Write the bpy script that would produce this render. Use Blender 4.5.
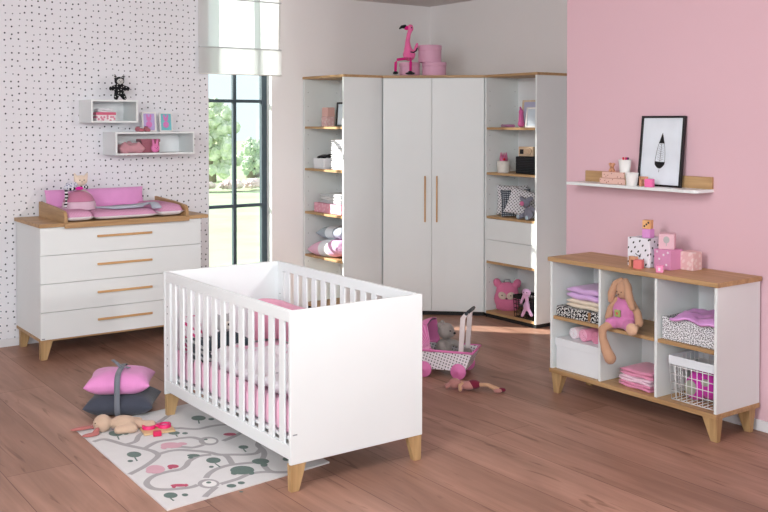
import bpy, bmesh, math, random
from mathutils import Vector, Matrix, Euler
random.seed(7)
for o in list(bpy.data.objects): bpy.data.objects.remove(o, do_unlink=True)
scn = bpy.context.scene
COL = scn.collection
PI = math.pi

# ------------------------------------------------------------------ camera
cam_d = bpy.data.cameras.new('camera'); cam = bpy.data.objects.new('camera', cam_d); COL.objects.link(cam)
cam.location = (0, 0, 1.7059)
cam.rotation_euler = (PI/2 - 0.0209, 0, -0.6241)
cam_d.sensor_fit = 'HORIZONTAL'; cam_d.sensor_width = 36.0
cam_d.lens = 970.57/768*36.0
cam_d.shift_y = -114.84/768
cam_d.clip_start = .05; cam_d.clip_end = 400
scn.camera = cam

# ------------------------------------------------------------------ world, sun, lights, exposure
def srgb(r, g=None, b=None):
    if g is None: g = b = r
    f = lambda c: (c/255/12.92) if c/255 <= .04045 else ((c/255+.055)/1.055)**2.4
    return (f(r), f(g), f(b), 1)

w = bpy.data.worlds.new('world'); scn.world = w; w.use_nodes = True
nt = w.node_tree; bg = nt.nodes['Background']
tc = nt.nodes.new('ShaderNodeTexCoord'); sx = nt.nodes.new('ShaderNodeSeparateXYZ'); rmp = nt.nodes.new('ShaderNodeValToRGB')
nt.links.new(tc.outputs['Generated'], sx.inputs[0]); nt.links.new(sx.outputs['Z'], rmp.inputs[0])
rmp.color_ramp.elements[0].position = 0.0; rmp.color_ramp.elements[0].color = (.78, .90, .93, 1)
rmp.color_ramp.elements[1].position = .5; rmp.color_ramp.elements[1].color = (.72, .82, .88, 1)
nt.links.new(rmp.outputs[0], bg.inputs[0]); bg.inputs[1].default_value = 1.4

def look(o, d):
    o.rotation_euler = Vector(d).to_track_quat('-Z', 'Y').to_euler()
def lamp(name, kind, loc, d, energy, color=(1, 1, 1), **k):
    l = bpy.data.lights.new(name, kind); l.energy = energy; l.color = color
    for a, v in k.items(): setattr(l, a, v)
    o = bpy.data.objects.new(name, l); COL.objects.link(o); o.location = loc; look(o, d); return o
# low sun entering through the window
lamp('sun', 'SUN', (2, 12, 5), (.66, -.72, -.45), 14.5, (1, .95, .88), angle=math.radians(1.0))
# studio softbox right of and behind the camera
def aim(az, el):
    a, e = math.radians(az), math.radians(el); return (math.sin(a)*math.cos(e), math.cos(a)*math.cos(e), math.sin(e))
lamp('studio_key', 'SPOT', (4.5, -1.2, 2.35), aim(-13.5, -5.0), 430, (1, .985, .96), spot_size=math.radians(44), spot_blend=1.0, shadow_soft_size=.2)
lamp('room_fill_behind', 'AREA', (-1.6, -4.0, 2.6), (.46, .88, -.11), 255, (.95, .985, 1), shape='RECTANGLE', size=4.5, size_y=2.4)
lamp('room_fill_high', 'AREA', (1.1, 2.4, 2.62), (4.3, 4.4, -.6), 44, (.97, .99, 1), shape='RECTANGLE', size=1.6, size_y=.5)
lamp('room_fill_left', 'AREA', (-1.3, 2.2, 2.3), (6, 2.4, -1.2), 84, (.95, .98, 1), shape='RECTANGLE', size=1.2, size_y=1.2)

scn.view_settings.view_transform = 'Standard'; scn.view_settings.look = 'None'
scn.view_settings.gamma = 1; scn.view_settings.use_curve_mapping = False
scn.view_settings.exposure = -0.08

# ------------------------------------------------------------------ materials
MATS = {}
def nodes(name, rough=.5, spec=.4):
    m = bpy.data.materials.new(name); m.use_nodes = True
    b = m.node_tree.nodes['Principled BSDF']; b.inputs['Roughness'].default_value = rough
    b.inputs['Specular IOR Level'].default_value = spec
    return m, m.node_tree, b
def new(t, ty, **kw):
    n = t.nodes.new('ShaderNode'+ty)
    for k, v in kw.items(): setattr(n, k, v)
    return n
def ramp(t, stops, interp='LINEAR'):
    r = new(t, 'ValToRGB'); r.color_ramp.interpolation = interp
    e = r.color_ramp.elements
    while len(e) < len(stops): e.new(.5)
    for i, (p, c) in enumerate(stops): e[i].position = p; e[i].color = c
    return r
def coords(t, scale=(1, 1, 1), rot=(0, 0, 0), loc=(0, 0, 0)):
    c = new(t, 'TexCoord'); m = new(t, 'Mapping'); m.inputs['Scale'].default_value = scale
    m.inputs['Rotation'].default_value = rot; m.inputs['Location'].default_value = loc
    t.links.new(c.outputs['Object'], m.inputs[0]); return m
def bump(t, b, src, strength=.2, dist=.01):
    n = new(t, 'Bump'); n.inputs['Strength'].default_value = strength; n.inputs['Distance'].default_value = dist
    t.links.new(src, n.inputs['Height']); t.links.new(n.outputs[0], b.inputs['Normal'])
def plain(name, col, rough=.5, var=.04, scale=8, spec=.4, metal=0, bmp=0, bs=200):
    if name in MATS: return MATS[name]
    m, t, b = nodes(name, rough, spec); b.inputs['Metallic'].default_value = metal
    mp = coords(t); n = new(t, 'TexNoise'); n.inputs['Scale'].default_value = scale; n.inputs['Detail'].default_value = 3
    t.links.new(mp.outputs[0], n.inputs['Vector'])
    c = Vector(col[:3]); r = ramp(t, [(.3, (*(c*(1-var)), 1)), (.7, (*[min(1, x) for x in c*(1+var)], 1))])
    t.links.new(n.outputs['Fac'], r.inputs[0]); t.links.new(r.outputs[0], b.inputs['Base Color'])
    if bmp:
        n2 = new(t, 'TexNoise'); n2.inputs['Scale'].default_value = bs; n2.inputs['Detail'].default_value = 2
        t.links.new(mp.outputs[0], n2.inputs['Vector']); bump(t, b, n2.outputs['Fac'], bmp, .003)
    MATS[name] = m; return m
def fabric(name, col, var=.08, bmp=.5, bs=160, scale=14):
    m = plain(name, col, .9, var, scale, .15, 0, bmp, bs)
    b = m.node_tree.nodes['Principled BSDF']; b.inputs['Sheen Weight'].default_value = .25
    return m
def wood(name, dark, light, axis='x', k=1.0, rough=.45):
    if name in MATS: return MATS[name]
    m, t, b = nodes(name, rough, .3)
    s = {'x': (2.2, 34, 34), 'y': (34, 2.2, 34), 'z': (34, 34, 2.2)}[axis]
    mp = coords(t, tuple(v*k for v in s)); n = new(t, 'TexNoise'); n.inputs['Scale'].default_value = 1; n.inputs['Detail'].default_value = 6; n.inputs['Distortion'].default_value = .6
    t.links.new(mp.outputs[0], n.inputs['Vector'])
    r = ramp(t, [(.28, dark), (.72, light)]); t.links.new(n.outputs['Fac'], r.inputs[0]); t.links.new(r.outputs[0], b.inputs['Base Color'])
    bump(t, b, n.outputs['Fac'], .08, .002); MATS[name] = m; return m
def dotted(name, base, dot, scale, size, rnd=.75, plane='xz', rough=.85, alt=None, rot=0):
    """small dots printed on a fabric, paper or wall"""
    if name in MATS: return MATS[name]
    m, t, b = nodes(name, rough, .2)
    c = new(t, 'TexCoord'); s = new(t, 'SeparateXYZ'); cb = new(t, 'CombineXYZ')
    t.links.new(c.outputs['Object'], s.inputs[0])
    if plane == 'auto':
        # pick the projection by the surface's own normal
        g = new(t, 'NewGeometry')
        a = new(t, 'Math', operation='ADD'); t.links.new(s.outputs['X'], a.inputs[0]); t.links.new(s.outputs['Y'], a.inputs[1])
        t.links.new(a.outputs[0], cb.inputs[0]); 
        a2 = new(t, 'Math', operation='ADD'); t.links.new(s.outputs['Z'], a2.inputs[0])
        a3 = new(t, 'Math', operation='MULTIPLY'); t.links.new(s.outputs['Y'], a3.inputs[0]); a3.inputs[1].default_value = .5
        t.links.new(a3.outputs[0], a2.inputs[1]); t.links.new(a2.outputs[0], cb.inputs[1])
    else:
        t.links.new(s.outputs[plane[0].upper()], cb.inputs[0]); t.links.new(s.outputs[plane[1].upper()], cb.inputs[1])
    mp = new(t, 'Mapping'); mp.inputs['Rotation'].default_value = (0, 0, rot); t.links.new(cb.outputs[0], mp.inputs[0])
    v = new(t, 'TexVoronoi', voronoi_dimensions='2D'); v.inputs['Scale'].default_value = scale; v.inputs['Randomness'].default_value = rnd
    t.links.new(mp.outputs[0], v.inputs['Vector'])
    thr = size*scale
    r = ramp(t, [(thr*.82, dot), (thr*1.18, base)]); t.links.new(v.outputs['Distance'], r.inputs[0])
    out = r.outputs[0]
    if alt:
        sp = new(t, 'SeparateColor'); t.links.new(v.outputs['Color'], sp.inputs[0])
        g2 = new(t, 'Math', operation='GREATER_THAN'); g2.inputs[1].default_value = .62; t.links.new(sp.outputs[0], g2.inputs[0])
        r2 = ramp(t, [(thr*.6, alt), (thr*.95, base)]); t.links.new(v.outputs['Distance'], r2.inputs[0])
        mx = new(t, 'Mix', data_type='RGBA'); t.links.new(g2.outputs[0], mx.inputs['Factor']); t.links.new(r.outputs[0], mx.inputs['A']); t.links.new(r2.outputs[0], mx.inputs['B']); out = mx.outputs['Result']
    t.links.new(out, b.inputs['Base Color']); MATS[name] = m; return m

WHITE = plain('white_melamine', srgb(233, 238, 238), .38, .012, 3)
INNER = plain('white_melamine_inside', srgb(238, 240, 242), .5, .012, 3)
CRIBW = plain('white_lacquer', srgb(234, 239, 240), .32, .012, 3)
OAK_X = wood('oak_grain_x', srgb(166, 130, 90), srgb(200, 164, 120), 'x')
OAK_Y = wood('oak_grain_y', srgb(166, 130, 90), srgb(200, 164, 120), 'y')
OAK_Z = wood('oak_grain_z', srgb(168, 134, 92), srgb(202, 168, 122), 'z')
OAK_H = wood('oak_handle', srgb(196, 150, 100), srgb(222, 180, 128), 'x')
OAK_HZ = wood('oak_handle_vertical', srgb(190, 145, 96), srgb(216, 174, 124), 'z')
BLACKP = plain('black_plinth', srgb(28, 27, 28), .6)
BLACK = plain('black_paint', srgb(22, 22, 24), .45)
GREYP = plain('grey_plastic', srgb(150, 155, 160), .4)

# ------------------------------------------------------------------ mesh helpers
def BM(): return bmesh.new()
def box(bm, x0, x1, y0, y1, z0, z1, mi=0, M=None):
    vs = [bm.verts.new((x, y, z)) for z in (z0, z1) for y in (y0, y1) for x in (x0, x1)]
    if M is not None:
        for v in vs: v.co = M @ v.co
    fs = []
    for f in ((0, 2, 3, 1), (4, 5, 7, 6), (0, 1, 5, 4), (2, 6, 7, 3), (0, 4, 6, 2), (1, 3, 7, 5)):
        fc = bm.faces.new([vs[i] for i in f]); fc.material_index = mi; fs.append(fc)
    return vs
def prism(bm, pts, z0, z1, mi=0, M=None):
    a = [bm.verts.new((x, y, z0)) for x, y in pts]; b = [bm.verts.new((x, y, z1)) for x, y in pts]
    if M is not None:
        for v in a+b: v.co = M @ v.co
    n = len(pts)
    f = [bm.faces.new(a[::-1]), bm.faces.new(b)] + [bm.faces.new((a[i], a[(i+1) % n], b[(i+1) % n], b[i])) for i in range(n)]
    for q in f: q.material_index = mi
def lathe(bm, prof, seg=24, c=(0, 0, 0), mi=0, M=None, cap=True):
    rings = []
    for r, z in prof:
        rings.append([bm.verts.new((c[0]+r*math.cos(2*PI*i/seg), c[1]+r*math.sin(2*PI*i/seg), c[2]+z)) for i in range(seg)])
    for a, b in zip(rings, rings[1:]):
        for i in range(seg):
            f = bm.faces.new((a[i], a[(i+1) % seg], b[(i+1) % seg], b[i])); f.smooth = True; f.material_index = mi
    if cap:
        bm.faces.new(rings[0][::-1]).material_index = mi; bm.faces.new(rings[-1]).material_index = mi
    if M is not None:
        for rg in rings:
            for v in rg: v.co = M @ v.co
def tube(bm, pts, r, seg=8, mi=0, closed=False):
    pts = [Vector(p) for p in pts]; n = len(pts); rings = []
    rr = r if isinstance(r, (list, tuple)) else [r]*n
    for i, p in enumerate(pts):
        if closed: t = pts[(i+1) % n]-pts[i-1]
        else: t = pts[min(i+1, n-1)]-pts[max(i-1, 0)]
        t.normalize(); up = Vector((0, 0, 1)) if abs(t.z) < .9 else Vector((1, 0, 0))
        u = t.cross(up).normalized(); v = t.cross(u).normalized()
        rings.append([bm.verts.new(p+rr[i]*(math.cos(2*PI*k/seg)*u+math.sin(2*PI*k/seg)*v)) for k in range(seg)])
    prs = list(zip(rings, rings[1:])) + ([(rings[-1], rings[0])] if closed else [])
    for a, b in prs:
        for k in range(seg):
            f = bm.faces.new((a[k], a[(k+1) % seg], b[(k+1) % seg], b[k])); f.smooth = True; f.material_index = mi
    if not closed:
        bm.faces.new(rings[0][::-1]).material_index = mi; bm.faces.new(rings[-1]).material_index = mi
def ball(bm, c, r, rot=None, seg=20, mi=0, M=None):
    r = (r, r, r) if not isinstance(r, (list, tuple)) else r
    mt = Matrix.Translation(c) @ (Euler(rot).to_matrix().to_4x4() if rot else Matrix.Identity(4)) @ Matrix.Diagonal((*r, 1))
    if M is not None: mt = M @ mt
    g = bmesh.ops.create_uvsphere(bm, u_segments=seg, v_segments=max(6, seg//2), radius=1, matrix=mt)
    for v in g['verts']:
        for f in v.link_faces: f.smooth = True; f.material_index = mi

def tag(o, label=None, cat=None, group=None, kind=None):
    if label: o['label'] = label
    if cat: o['category'] = cat
    if group: o['group'] = group
    if kind: o['kind'] = kind
    return o
def obj(name, bm, mat, parent=None, bevel=0, seg=2, smooth=False, M=None):
    me = bpy.data.meshes.new(name)
    if M is not None: bmesh.ops.transform(bm, matrix=M, verts=bm.verts)
    bmesh.ops.recalc_face_normals(bm, faces=bm.faces)
    bm.to_mesh(me); bm.free()
    for m in (mat if isinstance(mat, (list, tuple)) else [mat]): me.materials.append(m)
    if smooth:
        for p in me.polygons: p.use_smooth = True
    o = bpy.data.objects.new(name, me); COL.objects.link(o)
    if parent is not None: o.parent = parent
    if bevel:
        b = o.modifiers.new('bevel', 'BEVEL'); b.width = bevel; b.segments = seg; b.limit_method = 'ANGLE'; b.angle_limit = math.radians(35)
    return o
def thing(name, label, cat, loc=(0, 0, 0), rz=0, group=None):
    o = bpy.data.objects.new(name, None); COL.objects.link(o); o.location = loc; o.rotation_euler = (0, 0, rz); o.empty_display_size = .1
    return tag(o, label, cat, group)
def put(o, loc, rz=0, rot=None):
    o.location = loc; o.rotation_euler = rot if rot else (0, 0, rz); return o
def cop(o, loc, rz=None, label=None):
    c = o.copy(); COL.objects.link(c); c.location = loc
    if rz is not None: c.rotation_euler = (0, 0, rz)
    if label: c['label'] = label
    for ch in list(o.children):
        d = ch.copy(); COL.objects.link(d); d.parent = c
        for g in list(ch.children):
            e = g.copy(); COL.objects.link(e); e.parent = d
    return c
def bx(name, mat, parent, x0, x1, y0, y1, z0, z1, bevel=.0015):
    b = BM(); box(b, x0, x1, y0, y1, z0, z1); return obj(name, b, mat, parent, bevel)
def remesh(o, voxel, smooth=4):
    """fuse the overlapping volumes of a soft body into one continuous skin"""
    m = o.modifiers.new('remesh', 'REMESH'); m.mode = 'VOXEL'; m.voxel_size = voxel; m.use_smooth_shade = True
    if smooth:
        s = o.modifiers.new('smooth', 'SMOOTH'); s.iterations = smooth; s.factor = .5
    bpy.context.view_layer.update()
    dg = bpy.context.evaluated_depsgraph_get(); ev = o.evaluated_get(dg)
    me = bpy.data.meshes.new_from_object(ev); me.name = o.name
    o.modifiers.clear(); mats = [s.material for s in o.material_slots]; o.data = me
    me.materials.clear()
    for m in mats: me.materials.append(m)
    for p in me.polygons: p.use_smooth = True; p.material_index = 0
    return o
def soft(name, mat, parent, balls=(), limbs=(), voxel=.004, smooth=4):
    b = BM()
    for q in balls:
        ball(b, q[0], q[1], q[2] if len(q) > 2 else None, seg=20)
    for pts, rr in limbs:
        pts = [Vector(p) for p in pts]
        rr = rr if isinstance(rr, (list, tuple)) else [rr]*len(pts)
        for i in range(len(pts)-1):
            n = max(2, int((pts[i+1]-pts[i]).length/(min(rr[i], rr[i+1])*.45))+1)
            for k in range(n+1):
                f = k/n; ball(b, pts[i].lerp(pts[i+1], f), rr[i]*(1-f)+rr[i+1]*f, seg=12)
    o = obj(name, b, mat, parent); remesh(o, voxel, smooth); return o
def pillow_bm(w, d, t, n=22, pinch=.07, wob=.0, seed=0):
    rnd = random.Random(seed); ph = [rnd.uniform(0, 6.28) for _ in range(6)]
    b = BM(); g = {}
    for s in (1, -1):
        for i in range(n+1):
            for j in range(n+1):
                if s == -1 and (i in (0, n) or j in (0, n)): g[(s, i, j)] = g[(1, i, j)]; continue
                u = -math.cos(PI*i/n); v = -math.cos(PI*j/n)
                x = w/2*u*(1-pinch*(1-v*v)); y = d/2*v*(1-pinch*(1-u*u))
                h = t/2*(max(0, (1-u**4)*(1-v**4)))**.55
                h += wob*h*(math.sin(u*5+ph[0])*math.sin(v*4+ph[1])+.5*math.sin(u*11+ph[2]+v*3)*math.sin(v*9+ph[3]))
                g[(s, i, j)] = b.verts.new((x, y, s*h))
        for i in range(n):
            for j in range(n):
                q = [g[(s, i, j)], g[(s, i+1, j)], g[(s, i+1, j+1)], g[(s, i, j+1)]]
                try: b.faces.new(q if s == 1 else q[::-1]).smooth = True
                except ValueError: pass
    return b
def folded_bm(w, d, h, layers=3, wob=.002, seed=1):
    """folded textile: stacked layers whose front edges are round folds; fold faces -x"""
    rnd = random.Random(seed); b = BM(); lh = h/layers
    for L in range(layers):
        z = lh*(L+.5); r = lh*.5; off = rnd.uniform(-.004, .004); prof = []
        for k in range(7):
            a = PI/2+PI*k/6; prof.append((-w/2+r+off+r*math.cos(a), z+r*.98*math.sin(a)))
        for k in range(5):
            a = -PI/2+PI*k/4; prof.append((w/2-r+off+r*math.cos(a), z+r*.98*math.sin(a)))
        ny = 8; rings = []
        for j in range(ny+1):
            y = -d/2+d*j/ny
            e = 1-.5*(abs(2*j/ny-1)**8)
            rings.append([b.verts.new((px, y*(1+rnd.uniform(-.01, .01)), z+(pz-z)*e+wob*math.sin(y*40+L*2+px*30))) for px, pz in prof])
        n = len(prof)
        for a, c in zip(rings, rings[1:]):
            for i in range(n): b.faces.new((a[i], a[(i+1) % n], c[(i+1) % n], c[i])).smooth = True
        b.faces.new(rings[0][::-1]); b.faces.new(rings[-1])
    return b
def leg_bm(w, d, h, lean_x, lean_y, taper=.55):
    """tapered wooden furniture foot, top at z=h; w along x, d along y; lean moves the foot end"""
    b = BM(); t = [(-w/2, -d/2), (w/2, -d/2), (w/2, d/2), (-w/2, d/2)]
    top = [b.verts.new((x, y, h)) for x, y in t]
    bot = [b.verts.new((x*taper+lean_x, y*(taper if lean_y else 1)+lean_y, 0)) for x, y in t]
    b.faces.new(top); b.faces.new(bot[::-1])
    for i in range(4): b.faces.new((bot[i], bot[(i+1) % 4], top[(i+1) % 4], top[i]))
    return b
# ------------------------------------------------------------------ structure
CZ = 2.84; WY = 7.597; PX = 4.79; PE = 4.558; BX = 6.035
def floor_mat():
    m, t, b = nodes('floor_planks', .45, .25)
    c = new(t, 'TexCoord'); mp = new(t, 'Mapping'); mp.inputs['Rotation'].default_value = (0, 0, -PI/2); mp.inputs['Location'].default_value = (0.0, 1.225+.325*40, 0)
    t.links.new(c.outputs['Object'], mp.inputs[0])
    br = new(t, 'TexBrick'); br.offset = .37; br.inputs['Scale'].default_value = 1; br.inputs['Brick Width'].default_value = 2.4; br.inputs['Row Height'].default_value = .325
    br.inputs['Mortar Size'].default_value = .0022; br.inputs['Mortar Smooth'].default_value = .3; br.inputs['Bias'].default_value = 0
    br.inputs['Color1'].default_value = srgb(162, 124, 106); br.inputs['Color2'].default_value = srgb(184, 144, 125); br.inputs['Mortar'].default_value = srgb(120, 84, 72)
    t.links.new(mp.outputs[0], br.inputs['Vector'])
    mg = coords(t, (20, 1.2, 20)); n = new(t, 'TexNoise'); n.inputs['Scale'].default_value = 1; n.inputs['Detail'].default_value = 7; n.inputs['Distortion'].default_value = 1.2
    t.links.new(mg.outputs[0], n.inputs['Vector'])
    r = ramp(t, [(.25, (.82, .80, .79, 1)), (.5, (.96, .945, .94, 1)), (.75, (1.10, 1.10, 1.10, 1))]); t.links.new(n.outputs['Fac'], r.inputs[0])
    mg2 = coords(t, (5, .9, 5), loc=(3, 2, 0)); n2 = new(t, 'TexNoise'); n2.inputs['Scale'].default_value = 1; n2.inputs['Detail'].default_value = 4; n2.inputs['Distortion'].default_value = .8
    t.links.new(mg2.outputs[0], n2.inputs['Vector'])
    r2 = ramp(t, [(.35, (.80, .78, .77, 1)), (.6, (1.04, 1.03, 1.03, 1))]); t.links.new(n2.outputs['Fac'], r2.inputs[0])
    m1 = new(t, 'Mix', data_type='RGBA', blend_type='MULTIPLY'); m1.inputs['Factor'].default_value = 1
    m2 = new(t, 'Mix', data_type='RGBA', blend_type='MULTIPLY'); m2.inputs['Factor'].default_value = 1
    t.links.new(br.outputs['Color'], m1.inputs['A']); t.links.new(r.outputs[0], m1.inputs['B'])
    t.links.new(m1.outputs['Result'], m2.inputs['A']); t.links.new(r2.outputs[0], m2.inputs['B'])
    mg3 = coords(t, (15, 1.6, 15), loc=(9, 4, 0)); n3 = new(t, 'TexNoise'); n3.inputs['Scale'].default_value = 1; n3.inputs['Detail'].default_value = 3; n3.inputs['Distortion'].default_value = 1.6
    t.links.new(mg3.outputs[0], n3.inputs['Vector'])
    r3 = ramp(t, [(.29, (.64, .60, .57, 1)), (.38, (1, 1, 1, 1))]); t.links.new(n3.outputs['Fac'], r3.inputs[0])
    m3 = new(t, 'Mix', data_type='RGBA', blend_type='MULTIPLY'); m3.inputs['Factor'].default_value = 1
    t.links.new(m2.outputs['Result'], m3.inputs['A']); t.links.new(r3.outputs[0], m3.inputs['B']); t.links.new(m3.outputs['Result'], b.inputs['Base Color'])
    bump(t, b, br.outputs['Fac'], -.25, .002); return m
def struct(name, bm, mat, bevel=0, parent=None):
    o = obj(name, bm, mat, parent, bevel)
    if parent is None: o['kind'] = 'structure'
    return o
b = BM(); box(b, -4, BX+.1, -4, WY, -.1, 0); struct('floor', b, floor_mat())
CEIL = plain('ceiling_paint', srgb(226, 220, 220), .9, .01, 1)
b = BM(); box(b, -4, BX+.1, -1.0, WY, CZ, CZ+.1); struct('ceiling', b, CEIL)
WPAPER = dotted('dotted_wallpaper', srgb(232, 232, 237), srgb(62, 64, 76), 19.5, .0066, .40, 'xz', .85, srgb(112, 114, 124))
WALLW = plain('white_wall_paint', srgb(242, 239, 239), .9, .012, 1.2)
PINK = plain('pink_wall_paint', srgb(224, 187, 197), .88, .012, 1.0)
# dotted wall with the window opening at its right end
WX0, WX1, WZ0, WZ1 = 3.627, 4.24, .12, 2.98
b = BM(); box(b, -4, WX0, WY, WY+.035, 0, CZ); box(b, -4, WX0-.20, WY+.035, WY+.16, 0, CZ); struct('wall_left', b, WPAPER)
b = BM(); box(b, WX1, BX+.16, WY, WY+.16, 0, CZ)
box(b, WX0, WX1, WY, WY+.16, 0, WZ0); box(b, WX0-.2, WX0, WY+.035, WY+.16, 0, WZ0); struct('wall_far', b, WALLW)
b = BM(); box(b, 1.0, PX, -1.8, -1.7, 0, CZ); struct('light_blocker_rear', b, WALLW)  # unseen wall, added to keep rear light off the low shelf's end
b = BM(); box(b, -3.3, -3.2, 1.0, WY, 0, CZ); struct('light_blocker_left', b, WALLW)  # added out of view to hold back side light from the chest
b = BM(); box(b, BX, BX+.16, PE-.02, WY, 0, CZ); struct('wall_back', b, WALLW)
b = BM(); box(b, PX, BX+.1, -1.7, PE, 0, CZ); struct('wall_right', b, PINK)
BASE = plain('baseboard_paint', srgb(226, 226, 230), .5)
b = BM(); box(b, -4, WX0, WY-.014, WY, 0, .06); struct('baseboard_left', b, BASE, .002)
b = BM(); box(b, PX-.013, PX, -1.7, PE, 0, .06); struct('baseboard_right', b, BASE, .002)
# window
FR = plain('anthracite_frame', srgb(64, 78, 86), .45)
b = BM(); fy0, fy1 = WY+.085, WY+.13
box(b, WX0-.2, WX1, fy0, fy1, WZ0, WZ0+.05); box(b, WX0-.2, WX1, fy0, fy1, WZ1-.05, WZ1)
box(b, WX0-.20, WX0-.15, fy0, fy1, WZ0, WZ1); box(b, WX1-.055, WX1, fy0, fy1, WZ0, WZ1)
win = struct('window_1', b, FR, .003)
b = BM(); box(b, 3.905, 3.937, fy0+.005, fy1-.005, WZ0+.05, WZ1-.05)
for z in (.955, 1.880): box(b, WX0-.15, WX1-.055, fy0+.004, fy1-.004, z-.014, z+.014)
obj('glazing_bar', b, FR, win, .002)
g, t, bb = nodes('window_glass', .02, .3)
for n_ in list(t.nodes):
    if n_.type == 'BSDF_PRINCIPLED': t.nodes.remove(n_)
tr = new(t, 'BsdfTransparent'); tr.inputs[0].default_value = (.97, .99, .99, 1); gl = new(t, 'BsdfGlossy'); gl.inputs['Roughness'].default_value = .02
mx = new(t, 'MixShader'); mx.inputs[0].default_value = .03; t.links.new(tr.outputs[0], mx.inputs[1]); t.links.new(gl.outputs[0], mx.inputs[2])
t.links.new(mx.outputs[0], t.nodes['Material Output'].inputs[0])
b = BM(); box(b, WX0-.16, WX1-.045, fy0+.02, fy0+.026, WZ0+.04, WZ1-.04); obj('glass_pane', b, g, win)
REV = plain('reveal_paint', srgb(244, 244, 244), .7)
b = BM(); box(b, WX0, WX1, WY, WY+.16, WZ0-.005, WZ0+.004); struct('trim_1', b, REV)
b = BM(); box(b, WX1-.004, WX1+.001, WY-.001, WY+.085, WZ0, WZ1); struct('trim_2', b, REV)

# roman blind in front of the window
bl = thing('roman_blind', 'sheer off-white roman blind half lowered over the tall window', 'blind', (3.512, WY-.05, 2.105))
m, t, bb = nodes('sheer_blind_fabric', .9, .1)
bb.inputs['Base Color'].default_value = srgb(250, 248, 244)
tl = new(t, 'BsdfTranslucent'); tl.inputs[0].default_value = srgb(214, 216, 218); tp = new(t, 'BsdfTransparent')
m1 = new(t, 'MixShader'); m1.inputs[0].default_value = .62; m2 = new(t, 'MixShader'); m2.inputs[0].default_value = .22
t.links.new(bb.outputs[0], m1.inputs[1]); t.links.new(tl.outputs[0], m1.inputs[2]); t.links.new(m1.outputs[0], m2.inputs[1]); t.links.new(tp.outputs[0], m2.inputs[2])
t.links.new(m2.outputs[0], t.nodes['Material Output'].inputs[0]); BLIND = m
def cloth_panel(x0, x1, z0, z1, y, n=26, amp=.004):
    b = BM(); vs = []
    for j in range(9):
        z = z0+(z1-z0)*j/8
        vs.append([b.verts.new((x0+(x1-x0)*i/n, y+amp*math.sin(i*.55+j*.3)*math.sin(PI*j/8)+amp*.6*math.sin(i*.21), z)) for i in range(n+1)])
    for a, c in zip(vs, vs[1:]):
        for i in range(n): b.faces.new((a[i], a[i+1], c[i+1], c[i])).smooth = True
    return b
obj('blind_fabric', cloth_panel(0, .787, 0, .735, 0), BLIND, bl)
obj('lower_fold', cloth_panel(0, .787, .0, .225, -.022, amp=.003), BLIND, bl)
for z in (.226, .64):
    b = BM(); box(b, 0, .787, -.026, -.004, z-.004, z+.006); obj('blind_rod', b, plain('blind_rod_grey', srgb(196, 200, 202), .5), bl, .002)
b = BM(); tube(b, [(0, -.022, .0), (.787, -.022, .0)], .004); obj('bottom_rod', b, plain('blind_white', srgb(235, 233, 228), .6), bl)
b = BM(); box(b, 0, .787, -.02, .05, .735, .735-.001+.001); 
b.free()
b = BM(); box(b, -.003, .790, -.03, .05, .70, .733); obj('head_rail', b, plain('blind_white', srgb(235, 233, 228), .6), bl, .003)

# ------------------------------------------------------------------ outside the window
def foliage_mat(name, a, c, sc=6):
    if name in MATS: return MATS[name]
    m, t, b = nodes(name, .9, .1); mp = coords(t); n = new(t, 'TexNoise'); n.inputs['Scale'].default_value = sc; n.inputs['Detail'].default_value = 6
    t.links.new(mp.outputs[0], n.inputs['Vector']); r = ramp(t, [(.35, a), (.65, c)]); t.links.new(n.outputs['Fac'], r.inputs[0]); t.links.new(r.outputs[0], b.inputs['Base Color']); MATS[name] = m; return m
GRASS = foliage_mat('lawn_grass', srgb(166, 184, 148), srgb(178, 193, 162), 1.2)
b = BM(); box(b, -30, 60, WY+.16, 75, -.2, -.02); struct('lawn', b, GRASS)
def crown(name, loc, rad, h, mat, seed, flat=1.0):
    rnd = random.Random(seed); bm = BM()
    for k in range(90):
        a = rnd.uniform(0, 6.28); zz = rnd.uniform(0, 1); rr = rad*math.sqrt(max(.05, 1-(zz-.35)**2*1.6))*rnd.uniform(.2, 1.0)
        s = rad*rnd.uniform(.12, .26)
        g = bmesh.ops.create_icosphere(bm, subdivisions=2, radius=s, matrix=Matrix.Translation((rr*math.cos(a), rr*math.sin(a), zz*h*flat)))
        for v in g['verts']:
            d = v.co.normalized(); v.co += Vector((rnd.uniform(-1, 1), rnd.uniform(-1, 1), rnd.uniform(-1, 1)))*s*.30
    return bm
TL1 = foliage_mat('leaves_bright', srgb(190, 206, 172), srgb(236, 240, 222), 7)
TL2 = foliage_mat('leaves_deep', srgb(176, 196, 172), srgb(222, 230, 212), 7)
TRK = plain('bark', srgb(150, 140, 128), .9)
def tree(x, y, r, h, tz, mat, label, seed):
    t_ = thing('garden_tree', label, 'tree', (x, y, -.02))
    o = obj('crown', crown('crown', None, r, h, mat, seed), mat, t_); o.location = (0, 0, tz)
    b = BM(); lathe(b, [(.16, 0), (.11, tz+h*.4)], 10); obj('trunk', b, TRK, t_)
tree(12.0, 25.0, .82, 2.0, .25, TL1, 'large bright green tree in the garden outside the window', 3)
tree(13.95, 26.3, .42, 1.05, .1, TL2, 'darker green tree right of the large tree outside the window', 5)
tree(14.3, 26.6, .45, .6, .1, TL2, 'small rounded tree farthest right outside the window', 8)
FL = foliage_mat('blossom', srgb(232, 206, 206), srgb(244, 228, 222), 5)
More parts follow.
